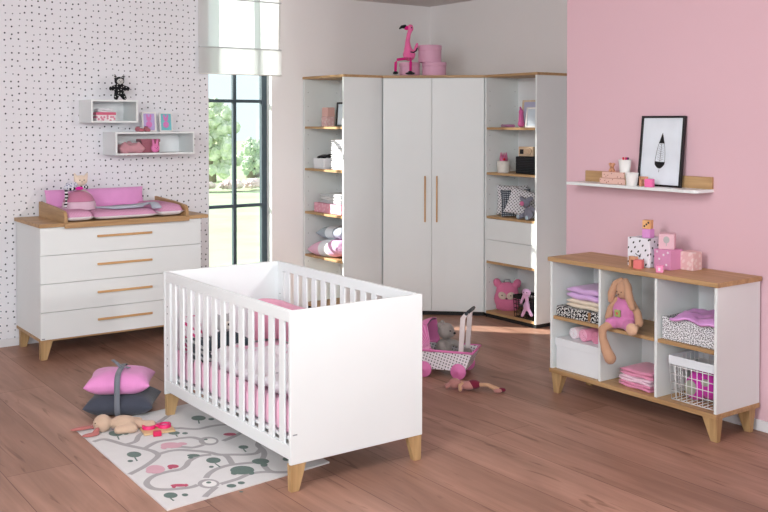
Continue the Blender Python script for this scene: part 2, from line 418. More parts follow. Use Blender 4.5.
for (x, y, r, h, lab, sd) in ((10.15, 21.6, .30, .10, 'pale pink flowering bush left in the garden bed', 11), (10.85, 21.4, .30, .10, 'pale pink flowering bush in the middle of the garden bed', 12), (11.55, 21.6, .30, .10, 'pale yellow-pink flowering bush right in the garden bed', 13)):
    o = obj('flowering_bush', crown('c', None, r, h, FL, sd), FL); o.location = (x, y, .10); tag(o, lab, 'bush', 'flowering bushes in the garden bed')

# ------------------------------------------------------------------ chest of drawers (left wall)
cx0, cx1, cy0, cy1, cz0, cz1 = 2.025, 3.259, 6.971, 7.577, .144, .949
t = thing('chest_of_drawers', 'white chest of four drawers with oak top and long oak bar handles', 'chest of drawers', (cx0, cy0, 0))
W, D = cx1-cx0, cy1-cy0
bx('body', WHITE, t, 0, W, .021, D, cz0+.012, cz1)
bx('top_board', OAK_X, t, -.012, W+.055, -.018, D+.01, cz1, cz1+.026, .002)
bx('base_board', OAK_X, t, -.003, W+.003, .01, D, cz0-.01, cz0+.012, .002)
zs = [cz0+.002, .342, .545, .748, cz1-.002]
for i in range(4):
    d = bx('drawer', WHITE, t, .001, W-.001, 0, .02, zs[i]+.0018, zs[i+1]-.0018, .0012)
    z = [.256, .456, .661, .866][i]
    b = BM(); box(b, .405, .825, -.028, -.016, z-.008, z+.008); box(b, .43, .445, -.018, 0, z-.005, z+.005); box(b, .785, .80, -.018, 0, z-.005, z+.005)
    obj('handle', b, OAK_H, d, .003)
b = BM(); box(b, .008, .03, -.001, .001, cz0+.008, cz0+.016); obj('badge', b, GREYP, t)
for (x, y, lx, ly) in ((.05, .045, -.02, -.012), (W-.05, .045, .02, -.012), (.05, D-.05, -.02, .01), (W-.05, D-.05, .02, .01)):
    o = obj('leg', leg_bm(.085, .05, cz0-.01, lx, 0, .5), OAK_Z, t, .003); o.location = (x, y, 0)

# changing top resting on the chest
t = thing('changer_tray', 'oak changing tray with rounded side boards on the chest of drawers', 'changing tray', (2.185, 6.945, cz1+.026))
L, Dp = .955, .60
def side_board(x0, x1):
    b = BM(); pr = [(0, 0)]
    n = 7
    pr = [(-.012, -.0), (.0+Dp, .0), (Dp, .115), (Dp*.4, .100)]
    for k in range(n+1):
        a = PI/2*k/n; pr.append((.036-.048*math.sin(a), .034+.05*math.cos(a)))
    a_ = [b.verts.new((x0, y, z)) for y, z in pr]; c_ = [b.verts.new((x1, y, z)) for y, z in pr]
    b.faces.new(a_); b.faces.new(c_[::-1])
    for i in range(len(pr)): b.faces.new((a_[i], a_[(i+1) % len(pr)], c_[(i+1) % len(pr)], c_[i]))
    return b
obj('side_board', side_board(0, .025), OAK_Y, t, .002); obj('side_board', side_board(L-.025, L), OAK_Y, t, .002)
bx('front_rail', OAK_X, t, .0, L, -.026, -.0125, -.036, -.004, .003)
bx('back_rail', OAK_X, t, .025, L-.025, Dp-.02, Dp, 0, .06, .002)
# changing pad of three cushions
LIL = fabric('lilac_dots_fabric', srgb(214, 148, 186), .06); PADW = fabric('pad_white_fabric', srgb(240, 234, 238), .02)
LILD = dotted('pad_print', srgb(214, 152, 186), srgb(226, 180, 208), 90, .0032, .1, 'xy')
t = thing('changing_pad', 'mauve changing pad in three padded sections with white underside', 'changing pad', (2.212, 6.945, cz1+.028))
def pad(x0, x1, y0, y1, h, tilt=0):
    n = 12; b = BM(); g = {}
    for s in (0, 1):
        for i in range(n+1):
            for j in range(n+1):
                u, v = 2*i/n-1, 2*j/n-1
                e = (max(0, (1-abs(u)**6)*(1-abs(v)**6)))**.4
                z = h*.45+(h*.55*e if s else -h*.42*e) + tilt*(i/n)
                if s == 0 and (i in (0, n) or j in (0, n)): g[(0, i, j)] = g.get((1, i, j)) or b.verts.new((x0+(x1-x0)*i/n, y0+(y1-y0)*j/n, z)); g[(1, i, j)] = g[(0, i, j)]; continue
                if s == 1 and (i in (0, n) or j in (0, n)): continue
                g[(s, i, j)] = b.verts.new((x0+(x1-x0)*i/n, y0+(y1-y0)*j/n, z))
        for i in range(n):
            for j in range(n):
                pass
    for s in (0, 1):
        for i in range(n):
            for j in range(n):
                q = [g[(s, i, j)], g[(s, i+1, j)], g[(s, i+1, j+1)], g[(s, i, j+1)]]
                try:
                    f = b.faces.new(q if s else q[::-1]); f.smooth = True; f.material_index = 0 if s else 1
                except ValueError: pass
    return b
obj('pad_section', pad(.0, .20, .0, .57, .078), [LILD, PADW], t)
obj('pad_section', pad(.20, .70, .0, .57, .066), [LILD, PADW], t)
o = obj('pad_section', pad(.70, .90, .0, .57, .092), [LILD, PADW], t)
LILB = fabric('lilac_plain_fabric', srgb(230, 160, 214), .03)
b = BM(); n = 10
o = obj('bolster', pillow_bm(.78, .16, .09, 24, .02), LILB, None); put(o, (2.60, 7.47, 1.10), rot=(math.radians(78), 0, 0)); tag(o, 'long flat lilac bolster cushion standing along the back of the changing pad', 'cushion')
# dome shaped baby hat bag
MAU = fabric('mauve_stripe_fabric', srgb(198, 128, 158), .05); PAL = fabric('pale_mauve_fabric', srgb(220, 188, 206), .05); BEI = fabric('beige_trim_fabric', srgb(214, 204, 196), .05)
t = thing('baby_pouch', 'domed baby pouch with mauve top band and pale lower band on changing pad', 'pouch', (2.385, 7.22, 1.042))
def dome(z0, z1, sx, sy, h):
    b = BM(); pr = []
    for k in range(9):
        z = z0+(z1-z0)*k/8; pr.append((math.sqrt(max(0.0002, 1-(z/h)**2.6)), z))
    lathe(b, pr, 28); 
    for v in b.verts: v.co.x *= sx; v.co.y *= sy
    return b
obj('lower_band', dome(0, .062, .125, .085, .145), PAL, t); obj('upper_band', dome(.062, .144, .125, .085, .145), MAU, t)
b = BM(); tube(b, [(.124*math.cos(a)*1.0, -.0, .145*math.sin(a)) for a in [PI*.02+PI*.5*k/10 for k in range(11)]], .009); obj('zip_trim', b, BEI, t)
# grey muslin ribbon cloth
GRY = fabric('grey_muslin', srgb(184, 190, 204), .06)
def ribbon(pts, wd, up=(0, 0, 1), th=.004):
    b = BM(); pts = [Vector(p) for p in pts]; U = Vector(up); r = []
    for i, p in enumerate(pts):
        tt = (pts[min(i+1, len(pts)-1)]-pts[max(i-1, 0)]).normalized(); s = tt.cross(U).normalized(); nn = s.cross(tt).normalized()
        wv = wd[i] if isinstance(wd, (list, tuple)) else wd
        r.append([b.verts.new(p+s*wv/2), b.verts.new(p-s*wv/2), b.verts.new(p-s*wv/2+nn*th), b.verts.new(p+s*wv/2+nn*th)])
    for a, c in zip(r, r[1:]):
        for k in range(4): b.faces.new((a[k], a[(k+1) % 4], c[(k+1) % 4], c[k])).smooth = True
    b.faces.new(r[0][::-1]); b.faces.new(r[-1]); return b
o = obj('muslin_cloth', ribbon([(2.50, 7.20, 1.046), (2.56, 7.16, 1.048), (2.62, 7.12, 1.048), (2.72, 7.12, 1.050), (2.80, 7.13, 1.050), (2.88, 7.16, 1.058), (2.92, 7.12, 1.068), (2.90, 7.02, 1.066), (2.89, 6.955, 1.045)], [.012, .03, .16, .18, .15, .06, .05, .06, .07], th=.014), GRY); tag(o, 'crumpled grey muslin cloth lying across the changing pad', 'cloth')

# ------------------------------------------------------------------ rag cat with striped legs, on the pouch
CREAM = fabric('cream_plush', srgb(232, 214, 196), .04); STRIPE = None
def stripes(name, a, c, freq, axis='z'):
    if name in MATS: return MATS[name]
    m, t, b = nodes(name, .9, .1); cc = new(t, 'TexCoord'); s = new(t, 'SeparateXYZ'); t.links.new(cc.outputs['Object'], s.inputs[0])
    mu = new(t, 'Math', operation='MULTIPLY'); mu.inputs[1].default_value = freq; t.links.new(s.outputs[axis.upper()], mu.inputs[0])
    fr = new(t, 'Math', operation='FRACT'); t.links.new(mu.outputs[0], fr.inputs[0])
    r = ramp(t, [(0, a), (.5, c)], 'CONSTANT'); t.links.new(fr.outputs[0], r.inputs[0]); t.links.new(r.outputs[0], b.inputs['Base Color']); MATS[name] = m; return m
BWS = stripes('black_white_stripes', srgb(30, 30, 36), srgb(238, 236, 240), 42)
t = thing('rag_cat', 'cream rag cat with grey spotted top and black striped legs slumped over the pouch', 'soft toy', (2.345, 7.20, 1.185))
h = soft('head', CREAM, t, [((.055, .02, .075), (.052, .03, .04))], [([(.02, .02, .095), (.008, .02, .128)], [.018, .006]), ([(.09, .02, .095), (.104, .02, .128)], [.018, .006])], .004)
b = BM()
for s in (-1, 1): ball(b, (.055+s*.016, -.009, .078), (.004, .003, .005))
ball(b, (.055, -.011, .066), (.004, .003, .003)); obj('face', b, BLACK, h)
obj_b = soft('body', dotted('cat_top_print', srgb(216, 216, 228), srgb(110, 116, 150), 60, .0045, .7, 'xz'), t, [((-.02, .0, .035), (.05, .035, .038)), ((-.05, .0, .02), (.03, .03, .025))], [], .004)
b = BM(); tube(b, [(-.065, -.01, .015), (-.075, -.05, -.01), (-.085, -.085, -.045), (-.092, -.092, -.085), (-.10, -.095, -.11)], [.010, .012, .012, .012, .013], 12); obj('leg', b, BWS, t)
b = BM(); tube(b, [(-.055, -.03, .015), (-.01, -.06, .022), (.04, -.065, .03)], [.009, .009, .009], 12); tube(b, [(.03, -.066, .03), (.08, -.05, .03), (.085, -.03, .02)], .009, 10); obj('leg', b, stripes('black_white_stripes_x', srgb(30, 30, 36), srgb(238, 236, 240), 40, 'x'), t)
b = BM(); ball(b, (.015, -.07, .022), (.03, .012, .014)); obj('skirt', b, fabric('magenta_fabric', srgb(222, 40, 160), .05), t)

# ------------------------------------------------------------------ two open wall boxes
def wallbox(loc, L, H, D, label):
    t = thing('wall_box_shelf', label, 'wall shelf', loc); th = .014
    b = BM(); box(b, 0, L, 0, D, 0, th); obj('bottom_panel', b, WHITE, t, .001)
    b = BM(); box(b, 0, L, 0, D, H-th, H); obj('top_panel', b, WHITE, t, .001)
    b = BM(); box(b, 0, th, 0, D, th, H-th); obj('side_panel', b, WHITE, t, .001)
    b = BM(); box(b, L-th, L, 0, D, th, H-th); obj('side_panel', b, WHITE, t, .001)
    b = BM(); box(b, th, L-th, D-.008, D, th, H-th); obj('back_panel', b, INNER, t)
    return t
wallbox((2.514, 7.31, 1.692), .373, .177, .287, 'shorter white open wall box, the upper one on the dotted wall')
wallbox((2.704, 7.31, 1.438), .660, .181, .287, 'longer white open wall box, the lower one on the dotted wall')
# box contents
GP = dotted('gift_print', srgb(236, 230, 232), srgb(214, 140, 160), 40, .009, .8, 'xz')
t = thing('keepsake_box', 'small printed box with pink lid inside the upper wall box', 'box', (2.572, 7.36, 1.7065))
bx('box_base', GP, t, 0, .15, 0, .11, 0, .045, .002); bx('box_lid', fabric('rose_lid', srgb(214, 110, 138), .04), t, -.004, .154, -.004, .114, .045, .066, .002)
o = obj('folded_bib', folded_bm(.09, .12, .03, 2), fabric('white_towel', srgb(236, 236, 240), .02)); put(o, (2.647, 7.41, 1.7735), PI/2); tag(o, 'folded white bib on the pink-lidded box in the wall box', 'bib')
# black cat plush on upper box
BLKD = dotted('black_dots_plush', srgb(24, 24, 28), srgb(220, 220, 220), 42, .0036, .5, 'xz')
t = thing('black_cat_toy', 'small black cat soft toy with white dots sitting on the upper wall box', 'soft toy', (2.765, 7.39, 1.870))
soft('body', BLKD, t, [((0, 0, .078), (.040, .028, .048)), ((0, -.004, .148), (.04, .026, .034))], [([(-.02, 0, .1), (-.066, -.005, .088)], [.022, .018]), ([(.02, 0, .1), (.066, -.005, .088)], [.022, .018]), ([(-.018, 0, .05), (-.034, -.02, .016)], [.023, .018]), ([(.018, 0, .05), (.034, -.02, .016)], [.023, .018]), ([(-.026, 0, .165), (-.036, 0, .196)], [.014, .006]), ([(.026, 0, .165), (.036, 0, .196)], [.014, .006])], .004)
b = BM(); ball(b, (0, -.020, .146), (.027, .013, .022)); f_ = obj('face', b, fabric('grey_face', srgb(206, 206, 204), .03), t)
b = BM(); ball(b, (-.01, -.032, .15), .003); ball(b, (.01, -.032, .15), .003); ball(b, (0, -.033, .140), (.005, .003, .003)); obj('eyes', b, BLACK, f_)
# frames on lower box
def frame(name, label, cat, loc, w_, h_, fw, fm, pm, rz=0, lean=0, d=.018, art=None, group=None):
    t = thing(name, label, cat, loc, 0, group); t.rotation_euler = (-lean, 0, rz)
    b = BM(); box(b, 0, w_, 0, d, 0, fw); box(b, 0, w_, 0, d, h_-fw, h_); box(b, 0, fw, 0, d, fw, h_-fw); box(b, w_-fw, w_, 0, d, fw, h_-fw); obj('frame', b, fm, t, .001)
    p = bx('picture', pm, t, fw, w_-fw, d*.5, d*.8, fw, h_-fw, 0)
    if art: art(p, fw, w_-fw, d*.5, fw, h_-fw)
    return t
WFR = plain('white_frame', srgb(234, 232, 230), .5)
def art_doll(p, x0, x1, y, z0, z1):
    cx, H = (x0+x1)/2, z1-z0; b = BM()
    def disk(cx_, cz_, rx, rz_):
        vs = [b.verts.new((cx_+rx*math.cos(2*PI*k/16), y-.0012, cz_+rz_*math.sin(2*PI*k/16))) for k in range(16)]; b.faces.new(vs)
    disk(cx, z0+H*.68, (x1-x0)*.22, H*.13); disk(cx, z0+H*.35, (x1-x0)*.28, H*.2); disk(cx-.015, z0+H*.85, .008, .015); disk(cx+.015, z0+H*.85, .008, .015)
    obj('print', b, plain('print_pink', srgb(216, 130, 190), .8), p)
frame('picture_frame', 'white frame with lilac and pink print, the left one on the lower wall box', 'picture frame', (2.960, 7.40, 1.620), .118, .158, .012, WFR, plain('lilac_print', srgb(186, 170, 218), .8), lean=math.radians(7), art=art_doll)
frame('picture_frame', 'white frame with turquoise print, the right one on the lower wall box', 'picture frame', (3.108, 7.40, 1.620), .110, .155, .010, WFR, plain('turquoise_print', srgb(120, 190, 200), .8), lean=math.radians(7), art=art_doll)
# baby shoes
SH = fabric('rose_shoe', srgb(190, 110, 124), .05)
def shoe(loc, rz, label):
    t = thing('baby_shoe', label, 'shoe', loc, rz, 'pair of baby shoes on the lower wall box')
    b = BM(); ball(b, (0, -.022, .014), (.024, .033, .016)); ball(b, (0, .018, .020), (.022, .026, .022)); o = obj('upper', b, SH, t); remesh(o, .003, 3)
    for v in o.data.vertices: v.co.z = max(v.co.z, .001)
    b = BM(); lathe(b, [(.015, .041), (.017, .0435), (.0001, .0425)], 16, cap=False); obj('opening', b, plain('shoe_dark', srgb(96, 40, 52), .9), t).location = (0, .016, 0)
shoe((2.915, 7.36, 1.6195), .25, 'left of two rose baby shoes on the lower wall box')
shoe((2.975, 7.355, 1.6195), -.1, 'right of two rose baby shoes on the lower wall box')
o = obj('crumpled_cloth', pillow_bm(.21, .13, .085, 22, .1, .35, 4), fabric('dusty_rose_cloth', srgb(204, 150, 160), .08)); put(o, (2.855, 7.41, 1.487)); tag(o, 'dusty rose crumpled cloth at left inside the lower wall box', 'cloth')
t = thing('fabric_box', 'dark rose fabric box with lid inside the lower wall box', 'box', (2.95, 7.40, 1.4525))
RD = fabric('dark_rose', srgb(170, 106, 120), .05)
bx('box_base', RD, t, 0, .15, 0, .10, 0, .085, .004); bx('box_lid', RD, t, -.006, .156, -.006, .106, .085, .108, .004)
soft_b = tag(soft('bunny_lamp', plain('pink_silicone', srgb(232, 130, 186), .45), None, [((0, 0, .035), (.036, .02, .034))], [([(-.014, 0, .06), (-.018, 0, .10)], [.011, .009]), ([(.014, 0, .06), (.018, 0, .10)], [.011, .009])], .003), 'small bright pink bunny figure with upright ears in the lower wall box', 'figure'); put(soft_b, (3.045, 7.355, 1.4535))
b = BM(); ball(b, (-.01, -.02, .04), .003); ball(b, (.01, -.02, .04), .003); ball(b, (0, -.021, .032), (.004, .002, .002)); obj('face', b, plain('face_dark', srgb(150, 60, 110), .7), soft_b)

# ------------------------------------------------------------------ crib
kx, ky, kw, kl, kz0, kz1 = 2.229, 3.827, .765, 1.446, .127, .838
t = thing('crib', 'white slatted baby cot with solid end panels and slanted oak feet', 'crib', (kx, ky, 0))
bx('end_panel', CRIBW, t, 0, kw, 0, .019, kz0, kz1, .003); bx('end_panel', CRIBW, t, 0, kw, kl-.019, kl, kz0, kz1, .003)
ns = 13
for side, x0 in ((0, .002), (1, kw-.024)):
    f = BM(); y0, y1 = .019, kl-.019
    box(f, x0, x0+.022, y0, y1, kz1-.056, kz1-.001); box(f, x0, x0+.022, y0, y1, .150, .212)
    box(f, x0+.001, x0+.021, y0, y0+.004, .212, kz1-.056); box(f, x0+.001, x0+.021, y1-.062, y1, .212, kz1-.056)
    sf = obj('side_rail', f, CRIBW, t, .005)
    for k in range(ns):
        y = .0945+.102*k
        b = BM(); box(b, x0+.005, x0+.017, y-.0245, y+.0245, .212, kz1-.056); obj('slat', b, CRIBW, sf, .003)
    b = BM()
    for z in (.30, .34, .42, .46, .60, .64):
        b2 = lathe(b, [(.004, 0), (.004, .002)], 10, M=Matrix.Translation((x0-.0005 if side == 0 else x0-.001, y1-.03, z)) @ Matrix.Rotation(PI/2, 4, 'Y'))
    obj('height_hole', b, plain('hole_grey', srgb(150, 152, 156), .7), sf)
b = BM(); box(b, .012, .036, -.0005, .002, .262, .268); obj('badge', b, GREYP, t)
for (x, y, lx) in ((.045, .02, -.018), (kw-.045, .02, .018), (.045, kl-.02, -.018), (kw-.045, kl-.02, .018)):
    o = obj('leg', leg_bm(.085, .034, kz0+.002, lx, 0, .5), OAK_Z, t, .003); o.location = (x, y, 0)
bx('bed_base', CRIBW, t, .026, kw-.026, .02, kl-.02, .225, .240, .002)
# bedding
PKS = fabric('pink_sheet', srgb(246, 196, 220), .03)
b = BM(); box(b, .03, kw-.03, .022, kl-.022, .241, .36)
o = obj('cot_mattress', b, PKS, None, .03, 5, smooth=True); o.location = (kx, ky, 0); tag(o, 'pink sheeted mattress inside the white cot', 'mattress')
# quilted bumper roll showing in the slats
def quilt(n, L, x, z0, z1, th):
    b = BM(); m_ = 8; rows = []
    for i in range(n*m_+1):
        y = L*i/(n*m_); s = abs(math.sin(PI*i/m_)); bulge = th*(.35+.65*s**.5)
        ring = []
        for k in range(10):
            a = 2*PI*k/10; ring.append(b.verts.new((x+bulge/2*math.cos(a), y, (z0+z1)/2+((z1-z0)/2-.012*(1-s))*math.copysign(abs(math.sin(a))**.6, math.sin(a)))))
        rows.append(ring)
    for a, c in zip(rows, rows[1:]):
        for k in range(10): b.faces.new((a[k], a[(k+1) % 10], c[(k+1) % 10], c[k])).smooth = True
    b.faces.new(rows[0][::-1]); b.faces.new(rows[-1]); return b
o = obj('mattress_skirt', quilt(15, 1.36, .048, .245, .395, .040), fabric('rose_quilt', srgb(248, 194, 218), .04), None); o.location = (kx, ky+.04, 0); tag(o, 'pink quilted bed nest wall along the slats nearest the rug', 'bumper')
PRT = None
m, tt, bb = nodes('blanket_print', .9, .1)
mp = coords(tt); v = new(tt, 'TexVoronoi'); v.inputs['Scale'].default_value = 11; tt.links.new(mp.outputs[0], v.inputs['Vector'])
nz = new(tt, 'TexNoise'); nz.inputs['Scale'].default_value = 30; tt.links.new(mp.outputs[0], nz.inputs['Vector'])
ad = new(tt, 'Math', operation='MULTIPLY_ADD'); ad.inputs[1].default_value = .35; tt.links.new(nz.outputs['Fac'], ad.inputs[0]); tt.links.new(v.outputs['Distance'], ad.inputs[2])
r = ramp(tt, [(.30, srgb(226, 120, 160)), (.34, srgb(240, 190, 212)), (.40, srgb(240, 232, 242)), (.7, srgb(248, 244, 250))]); tt.links.new(ad.outputs[0], r.inputs[0])
v2 = new(tt, 'TexVoronoi'); v2.inputs['Scale'].default_value = 16; mp2 = coords(tt, (1, .5, .6), loc=(3, 1, 2)); tt.links.new(mp2.outputs[0], v2.inputs['Vector'])
r2 = ramp(tt, [(.09, srgb(70, 72, 90)), (.12, (1, 1, 1, 1))]); tt.links.new(v2.outputs['Distance'], r2.inputs[0])
mxx = new(tt, 'Mix', data_type='RGBA', blend_type='MULTIPLY'); mxx.inputs['Factor'].default_value = .8; tt.links.new(r.outputs[0], mxx.inputs['A']); tt.links.new(r2.outputs[0], mxx.inputs['B']); tt.links.new(mxx.outputs['Result'], bb.inputs['Base Color'])
BLK = m
def blanket():
    b = BM(); nx, ny = 26, 34; g = []
    for j in range(ny+1):
        y = .03+.98*j/ny; row = []
        for i in range(nx+1):
            x = .085+.62*i/nx
            z = .445+.03*math.sin(i*.5+j*.2)+.018*math.sin(j*.6)+.02*math.sin(i*.23+1)
            e = min(1, i/5, (ny-j)/4)
            z = z-.06*(1-e)**1.4*(1 if i < 5 else .8)
            row.append(b.verts.new((x, y, max(z, .425))))
        g.append(row)
    for a, c in zip(g, g[1:]):
        for i in range(nx): b.faces.new((a[i], a[i+1], c[i+1], c[i])).smooth = True
    return b
o = obj('baby_quilt', blanket(), BLK); o.location = (kx, ky, 0); s_ = o.modifiers.new('solid', 'SOLIDIFY'); s_.thickness = .045; s_.offset = -1; tag(o, 'white and pink printed baby quilt lying in the cot', 'blanket')
b = BM()
def bumper_strip(pts, z0, z1, th, sag):
    b = BM(); rows = []; n = len(pts)
    for i, (x, y) in enumerate(pts):
        s = i/(n-1); zt = z1+sag*math.sin(s*9)
        a, c = pts[max(i-1, 0)], pts[min(i+1, n-1)]; d = Vector((c[0]-a[0], c[1]-a[1], 0)).normalized(); nn = Vector((-d.y, d.x, 0))
        pr = [(-.5, z0), (-.5, zt-.01), (-.25, zt), (.25, zt), (.5, zt-.01), (.5, z0)]
        rows.append([b.verts.new(Vector((x, y, z))+nn*k*th*(1+.25*math.sin(s*40))) for k, z in pr])
    for a, c in zip(rows, rows[1:]):
        for k in range(6): b.faces.new((a[k], a[(k+1) % 6], c[(k+1) % 6], c[k])).smooth = True
    b.faces.new(rows[0][::-1]); b.faces.new(rows[-1]); return b
pts = [(kw-.058, .50+.075*k) for k in range(11)] + [(kw-.066, 1.31), (kw-.09, 1.355), (kw-.13, 1.375)] + [(kw-.13-.03*k, 1.378) for k in range(1, 4)]
o = obj('cot_bumper', bumper_strip(pts, .38, .615, .03, .010), fabric('rose_bumper_fabric', srgb(234, 172, 194), .05), None, 0, smooth=True); o.location = (kx, ky, 0); tag(o, 'rose padded bumper around the head end and far side inside the cot', 'bumper')
GRD = dotted('dark_leaf_print', srgb(88, 96, 104), srgb(200, 204, 204), 26, .013, 1, 'auto')
o = obj('dark_cushion', pillow_bm(.15, .16, .07, 20, .08, .1, 2), GRD); put(o, (kx+.10, ky+1.17, .42), rot=(math.radians(62), 0, math.radians(-8))); tag(o, 'small dark grey patterned cushion near the slats in the cot', 'cushion')
# badger toy in the crib
t = thing('badger_toy', 'soft toy with slate body, grey head and black nose sitting in the cot', 'soft toy', (kx+.21, ky+1.10, .43))
G1 = fabric('grey_plush', srgb(172, 172, 174), .1); G2 = fabric('slate_plush_dark', srgb(62, 72, 80), .1)
soft('body', G2, t, [((0, 0, .045), (.085, .055, .055))], [([(-.06, -.01, .06), (-.10, -.05, .03)], [.028, .024]), ([(.06, -.01, .06), (.115, -.05, .03)], [.028, .024])], .005)
soft('head', G1, t, [((0, -.01, .145), (.055, .05, .052))], [([(-.045, 0, .18), (-.055, 0, .2)], [.018, .014]), ([(.045, 0, .18), (.055, 0, .2)], [.018, .014])], .005)
b = BM(); ball(b, (.0, -.055, .14), (.026, .024, .022)); sn = obj('snout', b, fabric('cream_snout', srgb(224, 218, 208), .03), t)
b = BM(); ball(b, (-.004, -.078, .148), (.010, .006, .008)); ball(b, (-.024, -.052, .165), .006); ball(b, (.022, -.054, .165), .006); obj('nose_and_eyes', b, BLACK, sn)
o = obj('play_cushion', pillow_bm(.13, .20, .07, 18, .06, .1, 8), dotted('white_pink_print', srgb(238, 228, 236), srgb(216, 90, 140), 22, .012, 1, 'auto')); put(o, (kx+.10, ky+1.28, .50), rot=(math.radians(72), 0, math.radians(4))); tag(o, 'white cushion with pink print at the head end of the cot', 'cushion')
def open_box(w_, d_, h_, th=.01, mi=0):
    b = BM(); box(b, 0, w_, 0, d_, 0, th, mi); box(b, 0, th, 0, d_, th, h_, mi); box(b, w_-th, w_, 0, d_, th, h_, mi); box(b, th, w_-th, 0, th, th, h_, mi); box(b, th, w_-th, d_-th, d_, th, h_, mi); return b

# ------------------------------------------------------------------ wardrobe group in the corner
ZT, ZB = 2.082, .034
# left shelf unit: open towards the window side (-x)
lx0, lx1, ly0, ly1 = 4.559, 4.960, 6.921, 7.585
TH = .018
def holes(parent, pts, axis):
    b = BM()
    for p in pts:
        M = Matrix.Translation(p) @ (Matrix.Rotation(PI/2, 4, 'X') if axis == 'y' else Matrix.Rotation(PI/2, 4, 'Y'))
        lathe(b, [(.0035, -.0008), (.0035, .0008)], 8, M=M)
    obj('shelf_pin_hole', b, plain('hole_grey', srgb(150, 152, 156), .7), parent)
def tall(label, loc, W_, D_, shelves, wl):
    """open-fronted unit; front faces local -x, W_ along y, D_ along x"""
    t = thing('tall_shelf_unit', label, 'shelf unit', loc)
    bx('side_panel', WHITE, t, 0, D_, 0, TH, ZB, ZT, .001); bx('side_panel', WHITE, t, 0, D_, W_-TH, W_, ZB, ZT, .001)
    bx('back_panel', INNER, t, D_-.01, D_, TH, W_-TH, ZB, ZT, 0)
    bx('top_board', OAK_Y, t, -.004, D_, -.004, W_+(.008 if wl else 0), ZT, ZT+.022, .002)
    bx('bottom_board', OAK_Y, t, 0, D_-.01, TH, W_-TH, ZB, ZB+.022, .001)
    bx('plinth', BLACKP, t, .012, D_, .012, W_, 0, ZB, 0)
    for z in shelves: bx('shelf', OAK_Y, t, .004, D_-.012, TH+.001, W_-TH-.001, z-.010, z+.010, .001)
    holes(t, [(xx, W_-TH, zz) for xx in (.04, D_-.05) for zz in [.3+.128*k for k in range(14)]], 'y')
    return t
tall('tall white shelf unit with open oak shelves, left of the wardrobe by the window', (lx0, ly0, 0), ly1-ly0, lx1-lx0, [.489, .877, 1.268, 1.645], True)
# right shelf unit
rx0, rx1, ry0, ry1 = 5.638, 6.025, 5.697, 6.328
t = tall('tall white shelf unit with open oak shelves and two drawers, right of the wardrobe', (rx0, ry0, 0), ry1-ry0, rx1-rx0, [.482, .872, 1.250, 1.640], False)
for z0, z1 in ((.494, .677), (.680, .860)):
    bx('drawer', WHITE, t, .0, .36, TH+.002, ry1-ry0-TH-.002, z0, z1, .0015)
# corner wardrobe
A, B = Vector((4.968, 6.921)), Vector((5.638, 6.332))
fd = (B-A).normalized(); fn = Vector((fd.y, -fd.x))   # fn points to the room
FL_ = (B-A).length
t = thing('corner_wardrobe', 'white two-door corner wardrobe with vertical oak bar handles', 'wardrobe', (A.x, A.y, 0), math.atan2(fd.y, fd.x))
R = Matrix.Rotation(-math.atan2(fd.y, fd.x), 3, 'Z')
def lc(x, y): v_ = R @ Vector((x-A.x, y-A.y, 0)); return (v_.x, v_.y)
poly = [lc(*A), lc(*B), lc(6.025, 6.332), lc(6.025, 7.585), lc(4.968, 7.585)]
bp = [(poly[0][0]+.002, .021), (poly[1][0]-.002, .021)] + poly[2:]
b = BM(); prism(b, bp, ZB, ZT); obj('body', b, WHITE, t, .001)
b = BM(); prism(b, [(p[0], p[1]-.004 if i < 2 else p[1]) for i, p in enumerate(poly)], ZT, ZT+.022); obj('top_board', b, OAK_X, t, .002)
b = BM(); prism(b, [(poly[0][0]+.01, .03), (poly[1][0]-.01, .03)] + poly[2:], 0, ZB); obj('plinth', b, BLACKP, t)
mid = FL_*.485
for (a, c, hx) in ((.006, mid-.0015, mid-.058), (mid+.0015, FL_-.006, mid+.045)):
    d = bx('door', WHITE, t, a, c, 0, .019, ZB+.006, ZT-.004, .002)
    b = BM(); box(b, hx-.007, hx+.007, -.030, -.018, .822, 1.225); box(b, hx-.005, hx+.005, -.02, 0, .84, .855); box(b, hx-.005, hx+.005, -.02, 0, 1.19, 1.205); obj('handle', b, OAK_HZ, d, .003)

# things on the left unit's shelves ------------------------------------------------
CUBE = {}
def cube_toy(name, label, loc, s, mat, rz=0, cat='toy block', group=None, mark=None, sz=None):
    b = BM(); sz = sz or s; box(b, -s/2, s/2, -s/2, s/2, 0, sz); o = obj(name, b, mat, None, min(.004, s*.06), 3); put(o, loc, rz); tag(o, label, cat, group)
    if mark:
        m_b, m_m = mark(s); obj('marking', m_b, m_m, o)
    return o
ROSEP = dotted('rose_paper_print', srgb(224, 184, 184), srgb(232, 206, 204), 30, .01, .9, 'auto')
cube_toy('paper_box', 'small rose box, lower of two on the top shelf of the left shelf unit', (4.68, 7.36, 1.656), .086, ROSEP, cat='box')
cube_toy('paper_box', 'small rose box stacked on another, top shelf of the left shelf unit', (4.685, 7.36, 1.7435), .082, fabric('rose_plain_box', srgb(222, 176, 170), .03), .1, cat='box')
frame('picture_frame', 'black picture frame half hidden on the top shelf of the left shelf unit', 'picture frame', (4.665, 7.215, 1.656), .20, .215, .016, BLACK, plain('print_bluewhite', srgb(214, 226, 238), .7), rz=-PI/2, lean=math.radians(4))
o = obj('storage_basket', open_box(.17, .17, .095), fabric('white_basket', srgb(232, 232, 238), .03), None, .012, 3); put(o, (4.585, 7.285, 1.2790)); tag(o, 'white fabric basket on the second shelf of the left shelf unit', 'basket')
o = tag(soft('black_cloth', fabric('black_cloth_fabric', srgb(30, 30, 34), .1), None, [((-.05, .02, .0), (.04, .05, .02)), ((.02, -.03, .012), (.05, .05, .022)), ((.0, .05, .01), (.05, .03, .016))], [], .005), 'crumpled black cloth on top of the white basket', 'cloth'); put(o, (4.67, 7.35, 1.379))
